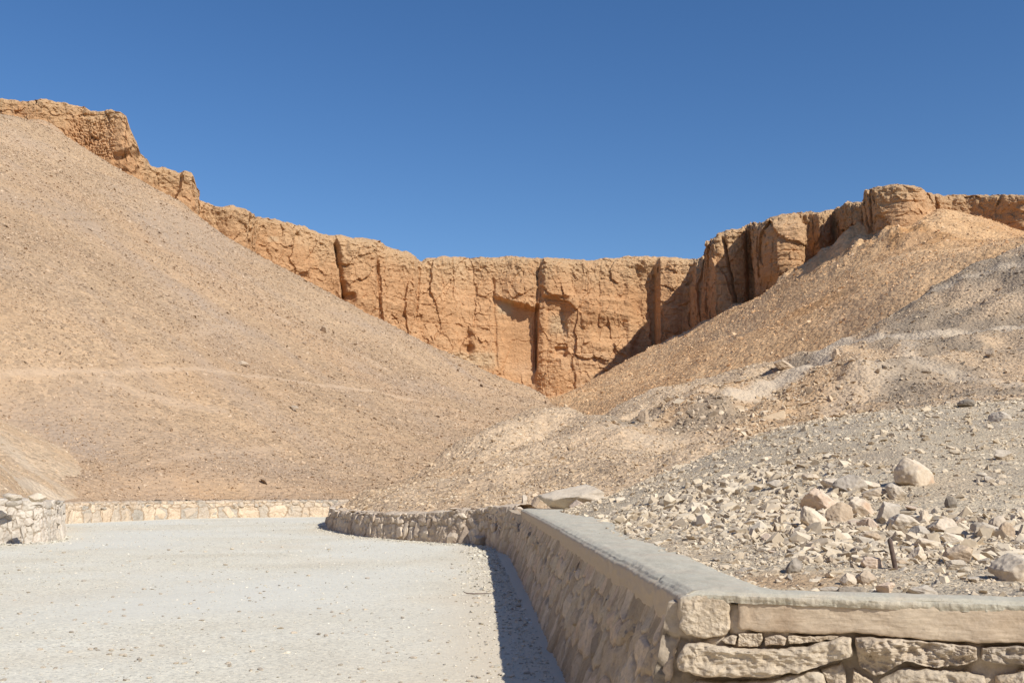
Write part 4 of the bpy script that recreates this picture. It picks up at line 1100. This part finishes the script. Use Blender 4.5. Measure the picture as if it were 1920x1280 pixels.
def wall_strip(name, foot, top_off, z0, height, thick, rows, rng, mat, relief, cols, nrow, parent=None, fine=0.02, top_rough=0.06, joint_w=0.22, sgn=1, joint_amt=0.8, s_map=None, top_rows=9, vert=0.0, calm=0.0, edge=0.42, tip=0.5, stones=None):
    """a rubble wall face along a line of its foot, leaning by top_off, with an uneven top going back by thick"""
    P = np.array(foot, float)
    L = np.concatenate([[0], np.cumsum(np.hypot(*np.diff(P, axis=0).T))])
    s = np.linspace(0, L[-1], cols) if s_map is None else s_map(L[-1], cols)
    sig = max(1.0, cols * 0.012)
    fx, fy = smooth1(np.interp(s, L, P[:, 0]), sig), smooth1(np.interp(s, L, P[:, 1]), sig)
    tx, ty = smooth1(np.gradient(fx), 3), smooth1(np.gradient(fy), 3)
    l = np.hypot(tx, ty); nx, ny = sgn * ty / l, -sgn * tx / l
    hh = np.interp(s / L[-1], np.linspace(0, 1, len(height)), height) if isinstance(height, (list, tuple)) else np.full(cols, height)
    t = np.linspace(0, 1, nrow)[:, None]
    S = np.broadcast_to(s[None], (nrow, cols)).ravel(); T = (t * hh[None]).ravel()
    wS = S + 0.10 * fbm(S * 3.5, T * 3.5, 4.0, 3); wT = T + 0.08 * fbm(S * 3.5 + 20, T * 3.5, 6.0, 3)
    seeds = seed_rows(L[-1], rows, rng)
    e, ident, dx, dy = stone_field(wS, wT, seeds)
    r1 = rng.random(len(seeds)); r2 = rng.normal(0, 1, (len(seeds), 2))
    rel = np.clip(e / edge, 0, 1) ** 0.6
    D = relief * (rel * (0.45 + 0.75 * r1[ident]) + tip * (r2[ident, 0] * dx + r2[ident, 1] * dy) * rel) + fine * fbm(S * 7, T * 7, 8.0, 4) + fine * 0.8 * fbm(S * 2.2, T * 1.2, 2.0, 3)
    D = D + vert * fbm(S * 5, T * 1.1, 12.0, 4)
    if calm:
        D = D * (1 - 0.8 * sstep(1 - 2 * calm, 1 - 0.3 * calm, T / np.maximum(np.broadcast_to(hh[None], (nrow, cols)).ravel(), 0.01)))
    joint = joint_amt * sstep(joint_w, joint_w * 0.25, e)
    D = D.reshape(nrow, cols)
    lean = top_off * t
    off = D - lean
    X = fx[None] + nx[None] * off; Y = fy[None] + ny[None] * off; Z = z0 + T.reshape(nrow, cols) * 1.0
    Z = Z - 0.12 * (t == 0)
    tb = np.linspace(0, 1, top_rows)[1:, None]
    lump = top_rough * (0.5 + fbm(s[None] * 3.2 + 0 * tb, tb * thick * 3.5, 5.0, 3)) * np.sin(np.clip(tb * 3.6, 0, 3.14159)) ** 0.5
    bo = off[-1][None] * (1 - sstep(0, 0.4, tb)) + (-top_off) * sstep(0, 0.4, tb) - tb * thick
    X2 = fx[None] + nx[None] * bo; Y2 = fy[None] + ny[None] * bo
    Z2 = Z[-1][None] + lump - 0.25 * sstep(0.75, 1.0, tb)
    Z[-1] += top_rough * 0.3 * fbm(s * 3, 0 * s, 3.0, 3)
    V = np.stack([np.concatenate([X, X2]).ravel(), np.concatenate([Y, Y2]).ravel(), np.concatenate([Z, Z2]).ravel()], 1)
    cell = np.concatenate([r1[ident], np.broadcast_to(r1[ident].reshape(nrow, cols)[-1][None], Z2.shape).ravel()])
    jt = np.concatenate([joint, np.full(Z2.size, joint_amt * 0.6)])
    F = grid_faces(nrow + top_rows - 1, cols, flip=(sgn < 0))
    if stones:
        SV_, SF_, sc_ = lay_stones(s, fx, fy, nx, ny, hh, top_off, z0, seeds, rng, stones[0], stones[1], stones[2] if len(stones) > 2 else None, stones[3] if len(stones) > 3 else 0.98)
        F = np.concatenate([F[:, [0, 1, 2]], F[:, [0, 2, 3]], SF_ + len(V)])
        V = np.concatenate([V, SV_]); cell = np.concatenate([cell, sc_]); jt = np.concatenate([jt, np.zeros(len(sc_))])
        return obj(name, mesh_from(name, V, F, mat, False, {"cell": cell, "joint": jt}), parent)
    return obj(name, mesh_from(name, V, F, mat, True, {"cell": cell, "joint": jt}), parent)

rg = np.random.default_rng(21)
# low wall at the far end of the road
far = wall_strip("stone_wall", FAR_W, 0.05, -0.02, [0.86, 0.86, 0.85, 0.84, 0.84, 0.82], 0.7, [(0.27, 0.85, 0.66), (0.66, 0.42, 0.24), (0.8, 0.38, 0.14)], rg, W_FAR, 0.03, 1000, 50, None, 0.04, 0.10, 0.14, edge=0.3, tip=0.3, joint_amt=1.0, stones=(0.16, 0.11, None, 0.93))
tag(far, "long low wall of big blocks across the far end of the road", "wall", kind="thing")
# low curved kerb wall below the mound
mid = wall_strip("stone_wall", MID_W, 0.10, -0.02, [0.8, 0.85, 0.85, 0.78, 0.72, 0.7, 0.7, 0.72, 0.8, 0.98, 1.12], 0.75, [(0.22, 0.33, 0.56), (0.56, 0.32, 0.28), (0.76, 0.36, 0.2), (0.98, 0.3, 0.2)], rg, W_MID, 0.04, 1300, 70, None, 0.04, 0.10, 0.14, edge=0.35, tip=0.3, joint_amt=1.0, stones=(0.14, 0.12))
tag(mid, "low curving kerb wall of rough upright stones in the middle below the mound", "wall", kind="thing")
# wall stub at the left edge
side = wall_strip("stone_wall", SIDE_W, 0.12, -0.02, [1.25, 1.25, 1.22, 1.12, 1.0, 0.9, 0.85, 0.8], 0.8, [(0.2, 0.22, 0.52), (0.56, 0.20, 0.36), (0.85, 0.24, 0.28), (1.1, 0.42, 0.26)], rg, W_SIDE, 0.04, 1000, 76, None, 0.04, 0.12, 0.14, edge=0.3, tip=0.3, joint_amt=1.0, stones=(0.14, 0.12))
tag(side, "rough dry stone wall end at the left edge of the road", "wall", kind="thing")

# ------------------------------------------------------------------ the near wall with the concrete coping
wall = empty("stone_wall", (0.55, 5.2, 0))
bpy.context.view_layer.update()
tag(wall, "near rubble retaining wall topped with grey concrete at the right of the road", "wall", kind="thing")
def child(o):
    o.parent = wall
    o.matrix_parent_inverse = wall.matrix_world.inverted()
    return o

# coping: rows from the underside of its outer face over the lip to the back edge
eL = np.concatenate([[0], np.cumsum(np.hypot(*np.diff(E_W[:, :2], axis=0).T))])
NC = 1500
# finer columns near the camera
q = np.linspace(0, 1, NC)
s_c = eL[6] * (1 - (1 - np.clip(q / 0.62, 0, 1)) ** 1.7)
s_c = np.where(q > 0.62, eL[6] + (q - 0.62) / 0.38 * (eL[-1] - eL[6]), s_c)
ex, ey = np.interp(s_c, eL, E_W[:, 0]), np.interp(s_c, eL, E_W[:, 1])
kx, ky = np.interp(s_c, eL, B_W[:, 0]), np.interp(s_c, eL, B_W[:, 1])
ex += 0.02 * fbm(s_c * 0.8, 0 * s_c, 3.0, 3) + 0.016 * fbm(s_c * 4.5, 0 * s_c, 3.7, 4)
corner = sstep(eL[6] - 0.05, eL[6] + 0.10, s_c)
tx, ty = smooth1(np.gradient(ex) / np.gradient(s_c), 5), smooth1(np.gradient(ey) / np.gradient(s_c), 5)
l = np.hypot(tx, ty); nx, ny = ty / l, -tx / l
thk = 0.21 * (1 - corner) + 0.05 * corner + (0.015 + 0.02 * (1 - corner)) * fbm(s_c * 6, 0 * s_c, 9.0, 4)
nf, ntop = 22, 34
rows_x, rows_y, rows_z, jt = [], [], [], []
frin = 0.02 * fbm(s_c * 22, 0 * s_c, 2.0, 3) + 0.012 * fbm(s_c * 70, 0 * s_c, 2.5, 2)
for i in range(nf):
    f = i / (nf - 1)
    z = CAP_Z - thk * (1 - f)
    bulge = (0.018 * (1 - corner) + 0.010 * corner) * np.sin(f * 2.6) + 0.012 * fbm(s_c * 5, 0 * s_c + f * thk * 14, 4.0, 4) + 0.010 * fbm(s_c * 30, 0 * s_c + f * thk * 8, 5.0, 3) * (1 - 0.5 * corner)
    rnd = 0.035 * sstep(0.72, 1.0, f) ** 1.5
    zz = z - 0.014 * sstep(0.8, 1, f) + 0.004 * fbm(s_c * 4, 0 * s_c, 6.0, 3)
    inn = bulge - rnd - 0.0
    rows_x.append(ex + nx * inn); rows_y.append(ey + ny * inn); rows_z.append(zz)
    jt.append(np.clip((1 - corner) * (0.9 * sstep(0.98, 0.72, f + frin * 9)), 0, 1))
for j in range(1, ntop):
    w = (j / (ntop - 1)) ** 1.3
    x = (ex - nx * 0.03) * (1 - w) + kx * w; y = (ey - ny * 0.03) * (1 - w) + ky * w
    zz = CAP_Z - 0.012 * (1 - sstep(0, 0.08, w)) + 0.009 * fbm(x * 1.6, y * 1.6, 6.0, 3) + 0.003 * fbm(x * 9, y * 9, 7.0, 3) + 0.012 * np.sin(w * 3.1) - 0.05 * sstep(0.9, 1.0, w)
    rows_x.append(x); rows_y.append(y); rows_z.append(zz); jt.append(np.zeros(NC))
for k_ in range(len(rows_z)):
    rows_z[k_] = rows_z[k_].copy(); rows_z[k_][0] = CAP_Z - 0.3
V = np.stack([np.concatenate(rows_x), np.concatenate(rows_y), np.concatenate(rows_z)], 1)
child(obj("coping", mesh_from("coping", V, grid_faces(nf + ntop - 1, NC), M_CONC, True, {"joint": np.concatenate(jt)})))

# shaded side face of the wall, from the corner back to the kerb wall
LEFT_FOOT = [(-0.46, 26.4), (-0.30, 24.4)] + [(E_W[i, 0] - 0.31, E_W[i, 1]) for i in range(0, 6)] + [(0.585, 5.31)]
def s_near(L, n):
    qq = np.linspace(0, 1, n)
    return L * (1 - (1 - qq) ** 1.9)
rows_n = [(0.14, 0.34, 0.42), (0.44, 0.27, 0.36), (0.66, 0.27, 0.24), (0.81, 0.24, 0.15)]
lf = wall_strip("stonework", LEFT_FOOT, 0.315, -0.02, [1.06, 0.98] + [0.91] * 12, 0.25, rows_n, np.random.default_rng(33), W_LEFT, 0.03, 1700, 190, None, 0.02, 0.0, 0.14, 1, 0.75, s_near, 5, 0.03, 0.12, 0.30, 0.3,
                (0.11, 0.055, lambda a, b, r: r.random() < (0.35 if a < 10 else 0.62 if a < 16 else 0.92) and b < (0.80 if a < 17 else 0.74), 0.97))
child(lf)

# sunny front face: big stones set in the face, each a piece of the wall
FA, FB = E_W[6].copy(), E_W[-1].copy()
fd = (FB - FA); fd[2] = 0; fd /= np.linalg.norm(fd)
fn = np.array([fd[1], -fd[0], 0.0])               # outward, towards the road
def on_face(u, v, depth=0.0):
    r = np.array(ray(u, v)); o = np.array([0, 0, EYE]); p0 = FA + fn * depth
    return o + r * (((p0 - o) @ fn) / (r @ fn))
def face_stone(name, px, mat, bulge=0.03, back=0.16, seed=0, rough=0.012, proud=0.0, facet=0.0):
    rr = np.random.default_rng(seed)
    P = np.array([on_face(u, v) for u, v in px])
    a = (P - FA) @ fd; z = P[:, 2]
    n = len(a)
    L = np.concatenate([[0], np.cumsum(np.hypot(np.diff(np.append(a, a[0])), np.diff(np.append(z, z[0]))))])
    m = 220
    s = np.linspace(0, L[-1], m, endpoint=False)
    aa = np.interp(s, L, np.append(a, a[0])); zz = np.interp(s, L, np.append(z, z[0]))
    w = np.array([0.25, 0.5, 0.25])
    for _ in range(1):
        aa = np.convolve(np.concatenate([aa[-1:], aa, aa[:1]]), w, 'valid'); zz = np.convolve(np.concatenate([zz[-1:], zz, zz[:1]]), w, 'valid')
    ca, cz = aa.mean(), zz.mean()
    ka = fbm(aa * 14 + seed, zz * 14, 1.0, 3) * 0.012
    kz = fbm(aa * 14 + seed + 30, zz * 14, 1.0, 3) * 0.010
    aa = aa + ka; zz = zz + kz
    rings = [(1.0, -back), (1.0, -0.05), (1.0, -0.018)] + [(1 - f, 0.0) for f in np.linspace(0.0, 1.0, 34)[1:]]
    Vs = []
    ext = max(np.ptp(a), np.ptp(z))
    dmin = None
    for i, (k, d) in enumerate(rings):
        # towards the middle line of the stone rather than to one point, so long stones keep an even face
        half = max(0.0, np.ptp(aa) - np.ptp(zz)) * 0.5 * 0.98
        mid_a = ca + np.clip(aa - ca, -half, half)
        A = mid_a + (aa - mid_a) * k; Z = cz + (zz - cz) * k
        if i >= 3:
            f = 1 - k
            prof = bulge * (0.65 * (1 - (1 - min(f * 9, 1)) ** 2.0) + 0.35 * (1 - (1 - min(f * 2.6, 1)) ** 2.0)) + 0.022 * (np.maximum(0, perlin(A * 4.3 + seed, Z * 5.1, 6.0)) + 0.6 * np.maximum(0, perlin(A * 9 + seed, Z * 12, 6.5))) * (rough / 0.012)
            chis = facet * np.abs(perlin(A * 5 + seed, Z * 9, 3.0)) if facet else 0
            d = prof - chis * min(f * 5, 1) + rough * fbm(A * 6 + seed, Z * 9, 2.0, 6, 0.6) + rough * 0.5 * (0.5 - np.abs(perlin(A * 16 + seed, Z * 22, 5.0)) * 2) + rough * 0.45 * fbm(A * 40 + seed, Z * 50, 5.0, 3, 0.65) + proud
        else:
            d = d + proud + 0.004 * fbm(A * 30, Z * 30, 2.0, 2)
        Vs.append(FA[None, :] * np.array([1, 1, 0]) + np.outer(A, fd) + np.outer(np.broadcast_to(d, A.shape), fn) + np.outer(Z, [0, 0, 1]))
    V = np.concatenate(Vs)
    nr = len(rings)
    i = np.arange(nr * m).reshape(nr, m); j = np.roll(i, -1, axis=1)
    F = np.stack([i[:-1].ravel(), j[:-1].ravel(), j[1:].ravel(), i[1:].ravel()], 1)
    # check facing
    return child(obj(name, mesh_from(name, V, F[:, ::-1], mat, True)))

R_SLAB = rock_mat("cream_coping_stone", [(0.3, (0.46, 0.355, 0.25)), (0.5, (0.54, 0.44, 0.325)), (0.7, (0.585, 0.49, 0.37))], 3, 0.010, fine=60)
R_BLOCK = rock_mat("cream_corner_stone", [(0.3, (0.43, 0.345, 0.245)), (0.5, (0.54, 0.45, 0.335)), (0.7, (0.61, 0.525, 0.405))], 6, 0.03, stain=None, fine=45)
R_CONG = rock_mat("rough_mortared_stone", [(0.3, (0.33, 0.265, 0.195)), (0.5, (0.45, 0.37, 0.28)), (0.7, (0.54, 0.46, 0.355))], 7, 0.03, fine=45)
face_stone("corner_stone", [(1279, 1122), (1300, 1114), (1345, 1114), (1371, 1124), (1368, 1150), (1371, 1178), (1354, 1194), (1320, 1199), (1287, 1191), (1272, 1174), (1277, 1148)], R_BLOCK, 0.016, 0.3, 1, 0.008)
face_stone("coping_slab", [(1383, 1124), (1450, 1122), (1560, 1125), (1700, 1129), (1920, 1137), (2250, 1149), (2250, 1222), (1920, 1206), (1800, 1203), (1700, 1196), (1640, 1190), (1600, 1183), (1580, 1190), (1520, 1188), (1440, 1184), (1385, 1181)], R_SLAB, 0.012, 0.3, 2, 0.005)
face_stone("long_slab", [(1271, 1234), (1282, 1208), (1310, 1203), (1350, 1209), (1400, 1216), (1470, 1214), (1520, 1209), (1582, 1191), (1598, 1196), (1602, 1224), (1560, 1240), (1500, 1257), (1440, 1267), (1380, 1269), (1310, 1263), (1270, 1250)], R_BLOCK, 0.035, 0.3, 3, 0.018, 0.02, 0.03)
face_stone("wedge_stone", [(1353, 1199), (1372, 1188), (1382, 1192), (1380, 1207), (1360, 1204)], R_CREAM, 0.02, 0.12, 4)
face_stone("wedge_stone", [(1384, 1188), (1430, 1187), (1432, 1196), (1426, 1210), (1384, 1211)], R_BLOCK, 0.008, 0.12, 5)
face_stone("wedge_stone", [(1434, 1194), (1460, 1190), (1476, 1194), (1470, 1206), (1436, 1209)], R_CREAM, 0.02, 0.12, 6)
face_stone("wedge_stone", [(1478, 1191), (1530, 1192), (1572, 1192), (1540, 1202), (1482, 1206)], R_BLOCK, 0.006, 0.12, 7)
face_stone("rough_stone", [(1604, 1194), (1650, 1194), (1720, 1200), (1780, 1206), (1832, 1211), (1835, 1238), (1790, 1246), (1745, 1250), (1700, 1238), (1662, 1260), (1640, 1268), (1612, 1250), (1604, 1225)], R_CONG, 0.03, 0.2, 8, 0.035, -0.01, 0.05)
face_stone("rough_stone", [(1838, 1213), (1920, 1210), (2050, 1217), (2050, 1240), (1920, 1246), (1862, 1243), (1840, 1234)], R_CONG, 0.03, 0.2, 9, 0.025, 0.0, 0.04)
face_stone("lower_stone", [(1300, 1275), (1380, 1278), (1440, 1274), (1528, 1254), (1546, 1262), (1556, 1300), (1540, 1340), (1320, 1340), (1285, 1310)], R_BLOCK, 0.03, 0.2, 10, 0.012)
face_stone("lower_stone", [(1540, 1256), (1578, 1242), (1584, 1262), (1590, 1330), (1562, 1330), (1556, 1290)], R_CONG, 0.015, 0.2, 11, 0.015, -0.02)
face_stone("lower_stone", [(1600, 1256), (1636, 1276), (1644, 1330), (1604, 1330), (1598, 1290)], R_BLOCK, 0.02, 0.2, 12, 0.01, -0.02)
face_stone("lower_stone", [(1648, 1274), (1700, 1250), (1790, 1256), (1846, 1264), (1858, 1300), (1840, 1345), (1660, 1345)], R_BLOCK, 0.04, 0.2, 13, 0.015)
face_stone("lower_stone", [(1866, 1266), (1920, 1254), (2030, 1256), (2040, 1345), (1875, 1345)], R_BLOCK, 0.04, 0.2, 14, 0.015)
# core of the front face behind and below those stones
c0 = FA + fd * (-0.29) - fn * 0.055; c1 = FB - fn * 0.055
core = wall_strip("stonework", [(c0[0], c0[1]), (c1[0], c1[1])], 0.0, -0.02, [0.06] + [1.02] * 13, 0.15, [(0.15, 0.36, 0.3), (0.42, 0.4, 0.28), (0.75, 0.2, 0.12), (0.95, 0.2, 0.12)], np.random.default_rng(35), W_CORE, 0.03, 500, 110, None, 0.02, 0.0, 0.2, 1, 0.7)
child(core)

# ------------------------------------------------------------------ big stones on the wall end and at its foot
def big_rock(u, v, d, w, h, m, sd, nm, lab, cat="boulder", depth=0.5, z=None, rz=0.0, tilt=0.0, planes=14, sub=5, sink=0.08):
    q = at(u, v, d) if z is None else on_z(u, v, z)
    k = q[1] / FPX
    me = rock_mesh(nm, sd, sub, planes, (w * k, w * k * depth, h * k * 1.12), 0.07, 0.0, m, True)
    return tag(place(nm, me, (q[0], q[1] + w * k * depth * 0.4, q[2]), rz, (0, tilt), 1.0, sink), lab, cat)
big_rock(1086, 956, 21, 150, 56, R_GREY, 171, "boulder", "long flat-topped grey boulder lying across the far end of the concrete coping", depth=0.45, z=1.05, rz=-0.08, tilt=-0.05)
big_rock(1084, 957, 20, 44, 20, R_PINK, 72, "rock", "small pink-bellied rock in front of the long flat-topped boulder", "rock", 0.7, z=1.06, tilt=0.12)
big_rock(1012, 951, 22, 32, 24, R_BROWN, 73, "rock", "brown lumpy rock left of the long flat-topped boulder", "rock", 0.8, z=1.05)
big_rock(983, 948, 22, 12, 22, R_GREY, 76, "rock", "narrow upright stone at the far left corner of the coping", "rock", 0.8, z=1.05)
big_rock(1112, 953, 21, 14, 12, R_PALE, 77, "rock", "little white stone at the right foot of the pink-bellied rock", "rock", 0.8, z=1.06)
big_rock(902, 1022, 27, 34, 18, R_CREAM, 74, "rock", "flat cream rock at the foot of the kerb wall where the long shadow begins", "rock", 0.8, z=0.0)
big_rock(60, 940, 28, 38, 16, R_PALE, 75, "rock", "white rounded block lying on top of the wall end at the left edge", "rock", 0.8, z=1.18)
big_rock(18, 938, 28, 40, 14, R_GREY, 78, "rock", "grey flat block at the very left on top of the wall end", "rock", 0.8, z=1.2)

# ------------------------------------------------------------------ iron stake and twig
def tube(name, pts, radii, mat, seg=14):
    bm = bmesh.new()
    rings = []
    for i, p in enumerate(pts):
        p = Vector(p)
        d = (Vector(pts[min(i + 1, len(pts) - 1)]) - Vector(pts[max(i - 1, 0)])).normalized()
        a = d.orthogonal().normalized(); b = d.cross(a)
        rings.append([bm.verts.new(p + (a * math.cos(2 * math.pi * k / seg) + b * math.sin(2 * math.pi * k / seg)) * radii[i]) for k in range(seg)])
    for r0, r1 in zip(rings[:-1], rings[1:]):
        for k in range(seg):
            bm.faces.new((r0[k], r0[(k + 1) % seg], r1[(k + 1) % seg], r1[k]))
    bm.faces.new(rings[0][::-1]); bm.faces.new(rings[-1])
    for f in bm.faces: f.smooth = True
    bmesh.ops.recalc_face_normals(bm, faces=list(bm.faces))
    me = bpy.data.meshes.new(name); bm.to_mesh(me); bm.free()
    me.materials.append(mat)
    return me
q = NS.hit(1679, 1066)
hgt = 55 * q[1] / FPX
r = 4.6 * q[1] / FPX
lean = -8 * q[1] / FPX
o = obj("iron_stake", tube("iron_stake", [(0.003, 0, -0.12), (0, 0, 0), (lean * 0.5, 0, hgt * 0.5), (lean * 0.97, 0, hgt * 0.955), (lean, 0, hgt * 0.985), (lean * 1.01, 0, hgt)], [r, r, r * 0.97, r * 0.95, r * 0.75, r * 0.3], M_IRON))
o.location = q
tag(o, "rusty iron stake standing slightly tilted among the rubble stones", "stake")
q = on_z(888, 1115, 0.0)
o = obj("twig", tube("twig", [(-0.16, 0.05, 0.05), (-0.10, 0.0, 0.025), (0.0, 0.0, 0.02), (0.12, 0.02, 0.02), (0.26, 0.10, 0.018)], [0.004, 0.008, 0.010, 0.008, 0.004], M_IRON, 8))
o.location = q
tag(o, "dark bent twig lying on the road at the edge of the wall's shadow", "twig")
